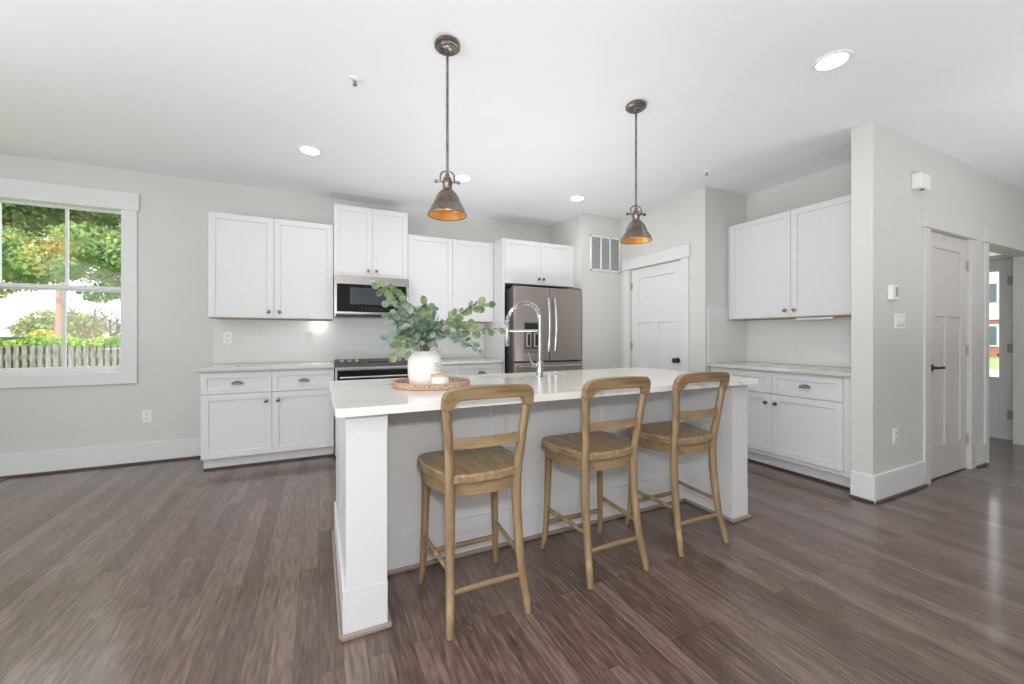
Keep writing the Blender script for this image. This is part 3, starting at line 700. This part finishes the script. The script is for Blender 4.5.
def px2w(u, v, y):
    th = math.radians(25.711); a = (u-512)/401.48; b = (336.006-v)/401.48
    r = (a*math.cos(th)+math.sin(th), -a*math.sin(th)+math.cos(th), b); t = y/r[1]
    return Vector((r[0]*t, y, 1.197+r[2]*t))
random.seed(21)
euc = thing('eucalyptus_bunch', 'bunch of round-leaved silver-green eucalyptus stems standing in the white vase', 'plant', (VX, VY, 1.10))
org = Vector((VX, VY, 1.10))
def bez(p0, p1, p2, p3, n):
    return [p0*(1-t)**3+p1*3*t*(1-t)**2+p2*3*t*t*(1-t)+p3*t**3 for t in [k/n for k in range(n+1)]]
# tip pixel, depth offset, start of leaves, fresh tint, rise of the arch
tips = [(381, 287, .02, .3, 1, .10), (390, 304, -.08, .3, 0, .08), (386, 343, -.05, .25, 0, .12), (384, 318, .05, .3, 0, .1), (396, 352, -.12, .25, 1, .12),
        (402, 330, -.12, .2, 0, .08), (412, 312, .05, .25, 0, .06), (424, 306, .0, .25, 1, .05), (434, 310, .06, .3, 0, .05), (430, 326, -.1, .25, 0, .05),
        (441, 322, .08, .3, 0, .05), (447, 336, -.05, .25, 0, .06), (487, 304, .02, .5, 1, .06), (497, 330, .0, .55, 1, .05), (478, 350, -.03, .6, 0, .10), (467, 322, .05, .5, 1, .04),
        (418, 344, -.13, .25, 0, .07), (438, 346, -.12, .3, 0, .07), (405, 342, -.02, .25, 0, .1), (415, 330, -.1, .2, 0, .06), (422, 322, -.06, .2, 0, .05), (396, 322, -.04, .25, 0, .08), (410, 350, -.12, .3, 0, .09), (436, 332, -.1, .2, 0, .06)]
for (u, v, dy, st, fresh, arch) in tips:
    tip = px2w(u, v, VY+dy)-org
    base = Vector((random.uniform(-.03, .03), random.uniform(-.03, .03), -.08))
    mouth = Vector((base.x*.8+tip.x*.08, base.y*.8+tip.y*.1, .02))
    mid = Vector((tip.x*.5, tip.y*.6, max(tip.z, .05)*.7+arch))
    path = bez(mouth, mouth+Vector((tip.x*.1, tip.y*.1, .10)), mid, tip, 18)
    stem = MB().tube([base]+path, [.003]*1+[.003-.0018*k/18 for k in range(19)], 6).build('stem', M['stem'], euc, smooth=True)
    mb = MB(); bm = mb.bm; total = 0; k = int(18*st)
    step = 0
    seglen = sum((path[i+1]-path[i]).length for i in range(18)); nl = max(5, int(seglen*(1-st)/.021))
    for q in range(nl+1):
        t = st+(1-st)*q/nl; f = t*18; i = min(int(f), 17); p = path[i].lerp(path[i+1], f-i); d = (path[i+1]-path[i]).normalized()
        sides = 2 if q < nl else 1
        a0 = random.uniform(0, PI)
        for s_ in range(sides):
            ref = Vector((0, 0, 1)) if abs(d.z) < .8 else Vector((1, 0, 0))
            s1 = d.cross(ref).normalized(); s2 = d.cross(s1).normalized(); a = a0+PI*s_+random.uniform(-.4, .4)
            out = (s1*math.cos(a)+s2*math.sin(a))
            if sides == 1: out = d
            ax = (out*.85+d*.5+Vector((0, 0, random.uniform(-.35, .15)))).normalized()
            nrm = (ax.cross(d)+Vector((random.uniform(-.5, .5), random.uniform(-1.1, .1), random.uniform(-.3, .7)))).normalized()
            nrm = (nrm-ax*nrm.dot(ax)).normalized(); sd_ = ax.cross(nrm)
            R = random.uniform(.019, .030)*(1-.25*t*(1 if not fresh else .3))
            c = p+ax*(R+.007)
            ctr = bm.verts.new(c-nrm*R*.15); ring = []
            for j in range(12):
                aa = 2*PI*j/12; rr = R*(1+.07*math.cos(aa)); ring.append(bm.verts.new(c+ax*math.cos(aa)*rr*1.05+sd_*math.sin(aa)*rr*.95+nrm*R*.12*abs(math.sin(aa))))
            for j in range(12): bm.faces.new((ctr, ring[j], ring[(j+1) % 12]))
            a_ = bm.verts.new(p); bm.faces.new((a_, ring[6], ring[5]))
    lf = bpy.data.meshes.new('leaves'); bm.to_mesh(lf); bm.free(); lf.materials.append(M['euc2' if fresh else 'euc'])
    lf.polygons.foreach_set('use_smooth', [True]*len(lf.polygons))
    lo = bpy.data.objects.new('leaves', lf); C.objects.link(lo); lo.parent = stem

# ------------------------------------------------------------------ counter stools
def interp(tab, z):
    for (a, *va), (b, *vb) in zip(tab, tab[1:]):
        if z <= b: t = (z-a)/(b-a); t = max(0, t); return [x+(y-x)*t for x, y in zip(va, vb)]
    return tab[-1][1:]
def smooth_tab(tab, zs): 
    out = []
    for z in zs:
        s = [interp(tab, z+dz) for dz in (-.04, -.02, 0, .02, .04)]
        out.append([sum(c)/5 for c in zip(*s)])
    return out
BK = [(-.05, .180, -.212), (0, .176, -.205), (.15, .164, -.164), (.35, .156, -.136), (.5, .153, -.127), (.6, .155, -.13), (.75, .166, -.155), (.9, .182, -.173), (.99, .190, -.192)]
def make_stool():
    r = thing('counter_stool', 'weathered oak counter stool', 'stool', (0, 0, 0))
    zs = [0, .05, .1, .15, .2, .27, .34, .42, .5, .57, .64, .72, .8, .87, .925]
    prof = smooth_tab(BK, zs)
    for s in (-1, 1):
        pts = [(s*w_, y_, z) for (w_, y_), z in zip(prof, zs)]
        MB().tube(pts, [.0155, .0165, .0175, .0185, .019, .0195, .0205, .021, .022, .0215, .0205, .0195, .019, .0185, .018], 14).build('back_leg', M['oak'], r, smooth=True)
        f = [(s*.200, .215, 0), (s*.193, .199, .06), (s*.188, .190, .14), (s*.184, .186, .25), (s*.180, .184, .40), (s*.176, .182, .56)]
        MB().tube(f, [.0145, .0155, .0165, .0175, .019, .0205], 12).build('front_leg', M['oak'], r, smooth=True)
    # crest rail (rounded inverted U) in the lean of the back legs
    out = []
    n = 7
    def arcp(cx, cz, r0, a0, a1): return [(cx+r0*math.cos(math.radians(a0+(a1-a0)*k/n)), cz+r0*math.sin(math.radians(a0+(a1-a0)*k/n))) for k in range(n+1)]
    out += [(-.205, .902)] + arcp(-.205+.055, .992-.055, .055, 180, 90) + [(-.05, .998), (.05, .998)] + arcp(.205-.055, .992-.055, .055, 90, 0) + [(.205, .902), (.192, .896), (.168, .896)]
    out += arcp(.163-.042, .935-.035, .038, 0, 90)[1:] + [(0, .940)] + arcp(-.163+.042, .935-.035, .038, 90, 180)[:-1] + [(-.168, .896), (-.192, .896)]
    def lean(a, b, t):
        y = -.180+(b-.905)*-.22; bow = .022*(1-(a/.203)**2)
        return (a, y-bow+t, b)
    MB().prism(out, (-.017, .017), lean).build('crest_rail', M['oak_x'], r, bevel=.005, smooth=True)
    # back slat (bowed)
    mb = MB(); n2 = 12; outl = []
    def bar(z0, z1, hw, y0, th, bow):
        pts = [( -hw+2*hw*k/n2, y0-th/2-bow*(1-(2*k/n2-1)**2)) for k in range(n2+1)] + [(hw-2*hw*k/n2, y0+th/2-bow*(1-(2*k/n2-1)**2)) for k in range(n2+1)]
        return MB().prism(pts, (z0, z1))
    bar(.731, .775, .162, -.155, .018, .018).build('back_slat', M['oak_x'], r, bevel=.003)
    # seat: rounded trapezoid wider at front, back edge bowed between legs
    def seat_outline(g=0):
        pts = []
        W1, W0, y1, y0 = .224-g, .178-g, .238-g, -.152+g
        c = [(W1, y1, .075), (W0, y0, .05)]
        # right side front corner
        N = 8
        for k in range(N+1):
            a = PI/2-PI/2*k/N; pts.append((W1-.08+.08*math.cos(a), y1-.08+.08*math.sin(a)))
        pts.append((W1-.004, .04)); 
        for k in range(N+1):
            a = -PI/2*k/N; pts.append((W0-.05+.05*math.cos(a), y0+.05+.05*math.sin(a)))
        for k in range(1, 6):
            x = (W0-.05)*(1-k/5*1.0); pts.append((x, y0-.018*(1-(x/(W0-.05))**2)))
        left = [(-x, y) for x, y in pts[::-1] if x > 1e-6]
        return pts+left
    MB().prism(seat_outline(), (.582, .622)).build('seat', M['oak_seat'], r, bevel=.008, seg=3, smooth=True)
    MB().prism(seat_outline(.014), (.526, .5815)).build('seat_apron', M['oak_x'], r, bevel=.003, smooth=True)
    w1 = interp(BK, .156); w2 = interp(BK, .245)
    MB().tube([(-w1[0], w1[1], .150), (0, w1[1], .152), (w1[0], w1[1], .150)], [.0105, .0125, .0105], 10).build('back_stretcher', M['oak_x'], r, smooth=True)
    MB().tube([(-.187, .190, .150), (.187, .190, .150)], .012, 10).build('front_stretcher', M['oak_x'], r, smooth=True)
    for s in (-1, 1):
        MB().tube([(s*w2[0], w2[1], .232), (s*.185, .187, .232)], .011, 10).build('side_stretcher', M['oak'], r, smooth=True)
    return r
st0 = make_stool()
labels = ['weathered oak counter stool at the left end of the island, nearest the camera', 'middle one of the three weathered oak counter stools at the island', 'weathered oak counter stool at the right end of the island, farthest from the vase']
for i, (x, y, a) in enumerate([(.644, 1.74, 0), (1.338, 1.757, 0), (1.958, 1.765, -1.5)]):
    s = st0 if i == 0 else copy_tree(st0)
    s.location = (x, y, 0); s.rotation_euler = (0, 0, math.radians(a)); s['label'] = labels[i]; s['group'] = 'counter stools at the island'

# ------------------------------------------------------------------ pendants
def make_pendant():
    r = thing('pendant_lamp', 'bronze pendant lamp', 'lamp', (0, 0, 0))
    MB().lathe([(0, H), (.062, H), (.068, H-.010), (.067, H-.020), (.060, H-.026), (.052, H-.027), (.047, H-.033), (.034, H-.034), (.030, H-.040), (.014, H-.044), (.012, H-.056), (0, H-.056)], n=32).build('canopy', M['pend'], r, smooth=True)
    MB().tube([(0, 0, H-.045), (0, 0, 2.06)], .0068, 10).build('rod', M['pend'], r, smooth=True)
    # yoke
    ypts = [(-.036, 0, 2.005)] + [(-.036, 0, 2.035)]+[(-.036*math.cos(PI*k/8), 0, 2.04+.028*math.sin(PI*k/8)) for k in range(0, 9)]+[(.036, 0, 2.035), (.036, 0, 2.005)]
    MB().tube(ypts, .0048, 8).build('yoke', M['pend'], r, smooth=True)
    mb = MB(); mb.tube([(-.062, 0, 2.01), (.062, 0, 2.01)], .0048, 8)
    for s in (-1, 1): mb.tube([(s*.048, 0, 2.01), (s*.052, 0, 2.01), (s*.064, 0, 2.01), (s*.068, 0, 2.01)], [.004, .010, .010, .004], 12)
    mb.build('cross_bolt', M['pend'], r, smooth=True)
    MB().lathe([(0, 2.055), (.010, 2.055), (.012, 2.035), (.020, 2.03), (.022, 2.018), (.026, 2.012), (.026, 1.995), (.023, 1.99), (.025, 1.968), (0, 1.965)], n=24).build('socket', M['pend'], r, smooth=True)
    outp = [(.024, 1.970), (.034, 1.962), (.046, 1.950), (.054, 1.938), (.057, 1.932), (.059, 1.930), (.068, 1.906), (.077, 1.884), (.080, 1.880), (.084, 1.878), (.086, 1.872), (.090, 1.866), (.099, 1.845), (.104, 1.836), (.103, 1.832), (.101, 1.832)]
    MB().lathe(outp, n=48).build('shade', M['pend'], r, smooth=True)
    MB().lathe([(max(a-.003, 0), b-.0015 if a < .099 else b) for a, b in outp[:-2]], n=48).build('shade_lining', M['gold'], r, smooth=True)
    MB().lathe([(0, 1.965), (.013, 1.96), (.014, 1.945), (.022, 1.925), (.024, 1.905), (.018, 1.888), (0, 1.880)], n=20).build('bulb', M['bulb'], r, smooth=True)
    return r
p0 = make_pendant()
for i, (x, lab) in enumerate([(.612, 'bronze bell pendant lamp hanging over the island beside the eucalyptus'), (1.910, 'bronze bell pendant lamp hanging nearer the pantry door')]):
    p = p0 if i == 0 else copy_tree(p0)
    p.location = (x, 2.057, 0); p.rotation_euler = (0, 0, math.radians(-14 if i == 0 else -20)); p['label'] = lab; p['group'] = 'pendant lamps over the island'

# ------------------------------------------------------------------ ceiling things
def make_down():
    r = thing('recessed_light', 'x', 'light', (0, 0, H))
    MB().lathe([(.070, -.001), (.093, -.001), (.094, -.004), (.088, -.010), (.072, -.008), (.070, -.001)], n=40).build('trim_ring', M['plastic'], r, smooth=True)
    MB().lathe([(0, -.0025), (.071, -.0025), (.071, -.006), (0, -.0065)], n=40).build('lens', M['lamp'], r)
    return r
d0 = make_down()
for i, (x, y, lab) in enumerate([(-.065, 3.73, 'lit recessed ceiling light above the left wall cabinet'), (1.268, 3.735, 'lit recessed ceiling light partly behind the nearer pendant lamp'),
                                 (2.602, 3.73, 'lit recessed ceiling light in front of the fridge corner'), (2.59, 1.248, 'large lit recessed ceiling light nearest the camera, upper right')]):
    d = d0 if i == 0 else copy_tree(d0)
    d.location = (x, y, H); d['label'] = lab
    ld = area('downlight_beam', (x, y, H-.012), (0, 0, 0), .13, .13, 3, (1, .96, .9)); ld.data.shape = 'DISK'; d['group'] = 'recessed ceiling lights'
def sprinkler(x, y, lab):
    r = thing('fire_sprinkler', lab, 'sprinkler', (x, y, H), group='ceiling sprinklers')
    MB().lathe([(0, 0), (.034, 0), (.034, -.004), (.022, -.010), (.0, -.010)], n=24).build('escutcheon', M['plastic'], r, smooth=True)
    mb = MB(); mb.tube([(0, 0, -.008), (0, 0, -.035)], .005, 8); mb.lathe([(0, -.035), (.014, -.035), (.014, -.037), (0, -.037)], n=12); mb.tube([(-.009, 0, -.01), (-.009, 0, -.028), (0, 0, -.036)], .002, 6); mb.tube([(.009, 0, -.01), (.009, 0, -.028), (0, 0, -.036)], .002, 6)
    mb.build('nozzle', M['steel'], r, smooth=True)
sprinkler(.196, 2.581, 'small white ceiling sprinkler left of the nearer pendant'); sprinkler(3.277, 2.60, 'small white ceiling sprinkler near the pantry corner')

# ------------------------------------------------------------------ wall things
def outlet(x, y, z, axis, label):
    r = thing('wall_outlet', label, 'outlet', (x, y, z), -PI/2 if axis == 'x' else 0, group='white wall outlets')
    MB().box(-.036, .036, -.006, 0, -.058, .058).build('cover_plate', M['plastic'], r, bevel=.003)
    for s in (-1, 1):
        o = MB().lathe([(0, -.008), (.017, -.008), (.017, -.005)], (0, 0, s*.022), 16, 'y').build('socket_face', M['plastic'], r)
        MB().box(-.009, -.006, -.0095, -.008, s*.022-.004, s*.022+.008).box(.006, .009, -.0095, -.008, s*.022-.004, s*.022+.008).box(-.003, .003, -.0095, -.008, s*.022-.013, s*.022-.008).build('slots', M['slot'], o)
outlet(-1.463, YB, .44, 'y', 'white wall outlet low on the wall below the window')
outlet(-.829, YB-.012, 1.177, 'y', 'white outlet in the backsplash near its left edge')
outlet(-.10, YB-.012, 1.18, 'y', 'white outlet in the backsplash just left of the range')
outlet(3.912, YC0, .445, 'y', 'white wall outlet low on the closet wall')
sw = thing('light_switch', 'white three-gang light switch plate on the closet wall', 'switch', (3.984, YC0, 1.31))
MB().box(-.082, .082, -.006, 0, -.058, .058).build('cover_plate', M['plastic'], sw, bevel=.003)
for x in (-.046, 0, .046):
    o = MB().box(x-.017, x+.017, -.007, -.0055, -.036, .036).build('toggle_shadow', M['screen'], sw)  # grey box stands in for the dark shadow round each toggle
    MB().prism([(-.006, -.030), (-.009, -.030), (-.016, .028), (-.006, .032)], (x-.0145, x+.0145), lambda a, b, t: (t, a, b)).build('toggle', M['plastic'], o, bevel=.001)
th_ = thing('thermostat', 'small white thermostat on the closet wall above the switch', 'thermostat', (3.845, YC0, 1.52))
MB().box(-.045, .045, -.030, 0, -.055, .055).build('housing', M['plastic'], th_, bevel=.004)
MB().box(.0, .035, -.0315, -.029, -.03, .04).build('screen', M['screen'], th_)
ch = thing('door_chime', 'white doorbell chime box high on the closet wall', 'chime', (4.265, YC0, 2.405))
MB().box(-.085, .085, -.055, 0, -.058, .058).build('cover', M['plastic'], ch, bevel=.006)
MB().box(-.02, .02, -.045, -.02, -.0595, -.0575).build('sound_slot', M['slot'], ch)
# return air vent
vt = thing('return_air_vent', 'white return air vent with three louvered bays beside the fridge', 'vent', (3.33, YV+.004, 2.25))
mb = MB(); hw, hh = .242, .225
mb.box(-hw, -hw+.022, -.012, 0, -hh, hh).box(hw-.022, hw, -.012, 0, -hh, hh).box(-hw, hw, -.012, 0, hh-.022, hh).box(-hw, hw, -.012, 0, -hh, -hh+.022)
for x in (-.073, .073): mb.box(x-.010, x+.010, -.012, 0, -hh, hh)
mb.build('frame', M['plastic'], vt, bevel=.002)
MB().box(-hw+.02, hw-.02, -.002, 0, -hh+.02, hh-.02).build('backing', M['backing'], vt)
for (a, b) in ((-hw+.022, -.083), (-.063, .063), (.083, hw-.022)):
    mb = MB()
    for k in range(24):
        z = -hh+.030+k*.0165; mb.prism([(-.010, z-.006), (-.0095, z-.0045), (-.002, z+.007), (-.003, z+.006)], (a, b), lambda p, q, t: (t, p, q))
    mb.build('louvers', M['louver'], vt)
fv = thing('floor_vent', 'brown metal floor register at the foot of the wall below the window', 'vent', (-2.50, 4.82, 0))
MB().box(-.15, .15, -.055, .055, 0, .006).build('frame', mat('register_brown', srgb(150, 124, 96), .5, .3), fv, bevel=.002)
mb = MB()
for k in range(14): mb.box(-.13+k*.0195, -.12+k*.0195, -.042, .042, .0055, .0068)
mb.build('slots', M['slot'], fv)
ul = thing('cabinet_light', 'slim white light under the right-wall cabinet', 'light', (3.99, 2.05, 1.364))
MB().box(-.03, .03, -.15, .15, -.018, 0).build('housing', M['plastic'], ul, bevel=.004)
MB().box(-.022, .022, -.13, .13, -.020, -.0175).build('lens', M['plastic'], ul)

# ------------------------------------------------------------------ outdoors (behind the window, lot lies lower)
GZ = -.55
tag(box('lawn', -70, XE+1.19, YB+T, 75, GZ-.2, GZ, M['grass']), 'green lawn outside the window', 'lawn', kind='structure')
tag(box('front_lawn', XE+1.2, 80, -40, 60, GZ-.2, GZ, M['grass']), 'green front lawn beyond the glazed door', 'lawn', kind='structure')
tag(box('porch', XE+T, XE+1.2, .5, 4.5, GZ, -.02, M['road']), 'pale concrete porch outside the front door', 'porch', kind='structure')
# sidewalk strip
tag(box('sidewalk', 24.5, 31, -30, 40, GZ, GZ+.02, M['road']), 'pale concrete sidewalk beyond the front door', 'sidewalk', kind='structure')
# fence
FYY = 11.0
fe = thing('picket_fence', 'weathered grey shadowbox fence outside the window', 'fence', (0, FYY, GZ))
mb = MB()
for z in (.35, 1.30): mb.box(-9, -2.6, .0, .03, z, z+.09)
mb.build('rails', M['fence'], fe)
k = 0; x = -7.6
while x < -2.8:
    y = -.012 if k % 2 == 0 else .06
    zt = 1.575+random.uniform(-.012, .012)
    MB().box(x, x+.072, y-.009, y+.009, .03, zt).build('picket', M['fence'], fe)
    x += .054; k += 1
mb = MB()
for x in (-8.2, -5.75, -3.0): mb.box(x-.045, x+.045, .075, .165, 0, 1.55)
mb.build('posts', M['fence'], fe)
# leaf clusters
def leafcloud(name, blobs, n, size, m, parent=None, squash=1.0, seed=1):
    rnd = random.Random(seed); vs_, fs = [], []
    tot = sum(b[3]*b[3] for b in blobs)
    for (cx, cy, cz, R, *rest) in blobs:
        ry, rz = (rest+[R, R*squash])[:2] if rest else (R, R*squash)
        for _ in range(int(n*R*R/tot)):
            while True:
                a, b, c = (rnd.uniform(-1, 1) for _ in range(3))
                q = a*a+b*b+c*c
                if q <= 1 and rnd.random() < .25+.75*q: break
            p = Vector((cx+a*R, cy+b*ry, cz+c*rz))
            s_ = size*rnd.uniform(.6, 1.3)
            u = Vector((rnd.gauss(0, 1), rnd.gauss(0, 1), rnd.gauss(0, 1))).normalized(); v = u.orthogonal().normalized()
            v = (v*math.cos(rnd.uniform(0, 6))+u.cross(v)*math.sin(rnd.uniform(0, 6))).normalized()
            i = len(vs_); vs_ += [p-u*s_, p+v*s_*.55-u*s_*.1, p+u*s_, p-v*s_*.55-u*s_*.1]; fs.append((i, i+1, i+2, i+3))
    me = bpy.data.meshes.new(name); me.from_pydata([tuple(v) for v in vs_], [], fs); me.materials.append(m)
    o = bpy.data.objects.new(name, me); C.objects.link(o)
    if parent: o.parent = parent
    return o
vine = leafcloud('climbing_vine', [(-7.3+.3*i, FYY+.12+.04*math.sin(i), 1.06+.04*math.sin(i*1.7), .28, .16, .115) for i in range(16)], 4200, .04, M['vine'], seed=4)
tag(vine, 'bright green vine spilling over the top of the fence', 'vine', kind='stuff')
# maple
mt = thing('maple_tree', 'large green and gold maple tree just beyond the fence', 'tree', (-7.2, 12.9, GZ))
MB().tube([(0, 0, 0), (0, 0, 1.5), (.2, 0, 2.8), (.6, .1, 4.2), (1.0, .1, 6)], [.24, .19, .16, .10, .04], 10).build('trunk', M['bark'], mt, smooth=True)
rb = random.Random(5)
mb = MB()
for k in range(9):
    a = rb.uniform(-.1, .8); z = rb.uniform(2.8, 4.2); L_ = rb.uniform(1.5, 3.2)
    mb.tube([(.2, 0, z), (.2+L_*.5*math.cos(a), L_*.5*math.sin(a), z+.35), (.2+L_*math.cos(a), L_*math.sin(a), z+.35+rb.uniform(-.2, .6))], [.045, .025, .01], 6)
mb.build('branches', M['bark'], mt, smooth=True)
bl = []
for k in range(70):
    bl.append((rb.uniform(-2.2, 4.4), rb.uniform(-1.3, 1.4), rb.uniform(3.15, 5.9), rb.uniform(.4, .75)))
bl = [b for b in bl if not (b[0] > 2.6 and b[2] < 3.3)]
bl += [(rb.uniform(-1.5, 4.6), rb.uniform(-1.6, -.2), rb.uniform(3.0, 5.4), rb.uniform(.45, .7)) for k in range(45)]
bl += [(-.3, -.6, 2.75, .3), (.5, -.7, 2.6, .25), (1.0, -.6, 2.72, .3), (2.7, -.6, 2.72, .35), (3.1, -.6, 2.85, .4), (1.4, -.5, 2.95, .4)]
leafcloud('foliage', bl, 120000, .052, M['maple'], mt, squash=.62, seed=6)
# utility pole and wires
up = thing('utility_pole', 'wooden utility pole beyond the fence, seen through the lower sash', 'pole', (-10.43, 25, GZ))
MB().tube([(0, 0, 0), (0, 0, 9)], [.17, .12], 12).build('post', M['polewood'], up, smooth=True)
MB().box(-1.1, 1.1, -.06, .06, 7.6, 7.75).build('crossarm', M['polewood'], up)
mb = MB()
for z in (2.75, 3.35): mb.tube([(-25, 24.8, z+.35), (-17, 24.8, z), (-10.43, 24.8, z+.1), (-4, 24.8, z-.05), (4, 24.8, z+.3)], .016, 5)
tag(mb.build('power_lines', M['wire']), 'thin dark power lines strung past the utility pole', 'wires')
# bare tree
def bare_tree(loc, h, label, seed):
    r = thing('bare_tree', label, 'tree', loc); rd = random.Random(seed); mb = MB()
    def grow(p, d, L_, rad, lev):
        q = p+d*L_*.5+Vector((rd.uniform(-.05, .05), rd.uniform(-.05, .05), 0))*L_; e_ = p+d*L_
        mb.tube([p, q, e_], [rad, rad*.8, rad*.6], 5, cap=False)
        if lev == 0: return
        for _ in range(3 if lev > 1 else 4):
            nd = (d+Vector((rd.uniform(-.8, .8), rd.uniform(-.8, .8), rd.uniform(-.15, .5)))).normalized()
            grow(p.lerp(e_, rd.uniform(.55, 1)), nd, L_*rd.uniform(.55, .8), rad*.55, lev-1)
    grow(Vector((0, 0, 0)), Vector((0, 0, 1)), h*.32, .09, 4); mb.build('branches', M['twig'], r)
bare_tree((-5.75, 15.5, GZ), 4.3, 'leafless tree beyond the fence right of the pole', 11)
bare_tree((-6.6, 19, GZ), 4.6, 'fainter leafless tree behind, next to the utility pole', 12)
# distant bushes / treeline
for i, (x, y, r_, h_, mm, lab) in enumerate([(-24, 40, 3.2, 1.9, 'bush', 'distant rounded green tree at far left of the window view'), (-15.8, 38, 2.2, 2.1, 'bush', 'distant russet tree left of the utility pole'),
                                   (-13.2, 30, .7, 1.2, 'bush2', 'small yellow shrub beyond the fence'), (-13.5, 50, 3, 2.2, 'bush', 'distant hazy tree behind the bare trees'), (-9.6, 30, 1.2, 1.1, 'bush', 'low green shrub beyond the fence at the right of the window')]):
    t_ = thing('distant_tree', lab, 'tree', (x, y, GZ))
    MB().tube([(0, 0, 0), (0, 0, h_*.9)], [.15, .08], 6).build('trunk', M['bark'], t_)
    leafcloud('foliage', [(0, 0, h_, r_, r_, h_*.7)], 2600, .16, M[mm], t_, seed=20+i)
# trailer and car
tl = thing('flatbed_trailer', 'dark trailer parked beyond the fence', 'trailer', (-9.9, 20, GZ))
MB().box(-1.6, 1.0, -1, 1, .75, 1.72).build('bed', M['trailer'], tl, bevel=.03)
for x in (-.9, .1): MB().lathe([(0, -1.03), (.36, -1.03), (.38, -.95), (.38, -.85), (0, -.83)], (x, 0, .38), 20, 'y').build('wheel', M['tyre'], tl)
cr_ = thing('parked_car', 'pale blue car parked beyond the fence at the left of the window', 'car', (-13.0, 26, GZ))
MB().prism([(-2.1, .35), (-2.1, .85), (-1.3, 1.0), (-.7, 1.5), (.8, 1.5), (1.4, 1.0), (2.1, .9), (2.1, .35)], (-.85, .85), lambda a, b, t: (a, t, b)).build('body', mat('car_paint', srgb(150, 172, 196), .25, .3), cr_, bevel=.08)
MB().prism([(-1.15, 1.02), (-.65, 1.44), (.75, 1.44), (1.2, 1.02)], (-.87, .87), lambda a, b, t: (a, t, b)).build('windows', M['winglass'], cr_)
for x in (-1.3, 1.3): MB().lathe([(0, -.9), (.32, -.9), (.33, -.8), (.33, -.7), (0, -.68)], (x, 0, .33), 18, 'y').build('wheel', M['tyre'], cr_)
hs = thing('distant_house', 'white house with grey roof far beyond the fence', 'house', (-22, 56, GZ))
MB().box(-3.5, 3.5, -3, 3, 0, 2.4).build('walls', M['brick_w'], hs)
MB().prism([(-3.9, 2.4), (0, 4.0), (3.9, 2.4)], (-3.3, 3.3), lambda a, b, t: (a, t, b)).build('roof', M['roof'], hs)
for x in (-2, 1): MB().box(x, x+.9, -3.03, -3, .9, 1.9).build('window', M['winglass'], hs)
# townhouses across the street, seen through the glazed door: facade faces -X
th2 = thing('townhouse', 'brick and white townhouse across the street seen through the front door', 'building', (50, 0, GZ))
MB().box(0, 8, -8, 36, 0, 3.3).build('brick_walls', M['brick'], th2)
MB().box(-.03, 8, -8, 36, 3.3, 7.9).build('siding', M['brick_w'], th2)
MB().prism([(-.7, 7.9), (4, 10.2), (8.7, 7.9)], (-8.4, 36.4), lambda a, b, t: (a, t, b)).build('roof', M['roof'], th2)
MB().box(-.2, 0, -8, 36, 3.1, 3.5).build('cornice', M['brick_w'], th2)
for k in range(14):
    y = -4.3+k*2.45
    for z in (1.0, 4.5):
        f = MB().box(-.12, .02, y-.6, y+.6, z-.12, z+1.7).build('window', M['brick_w'], th2)
        MB().box(-.15, -.11, y-.48, y-.04, z, z+1.55).box(-.15, -.11, y+.04, y+.48, z, z+1.55).build('pane', M['winglass'], f)
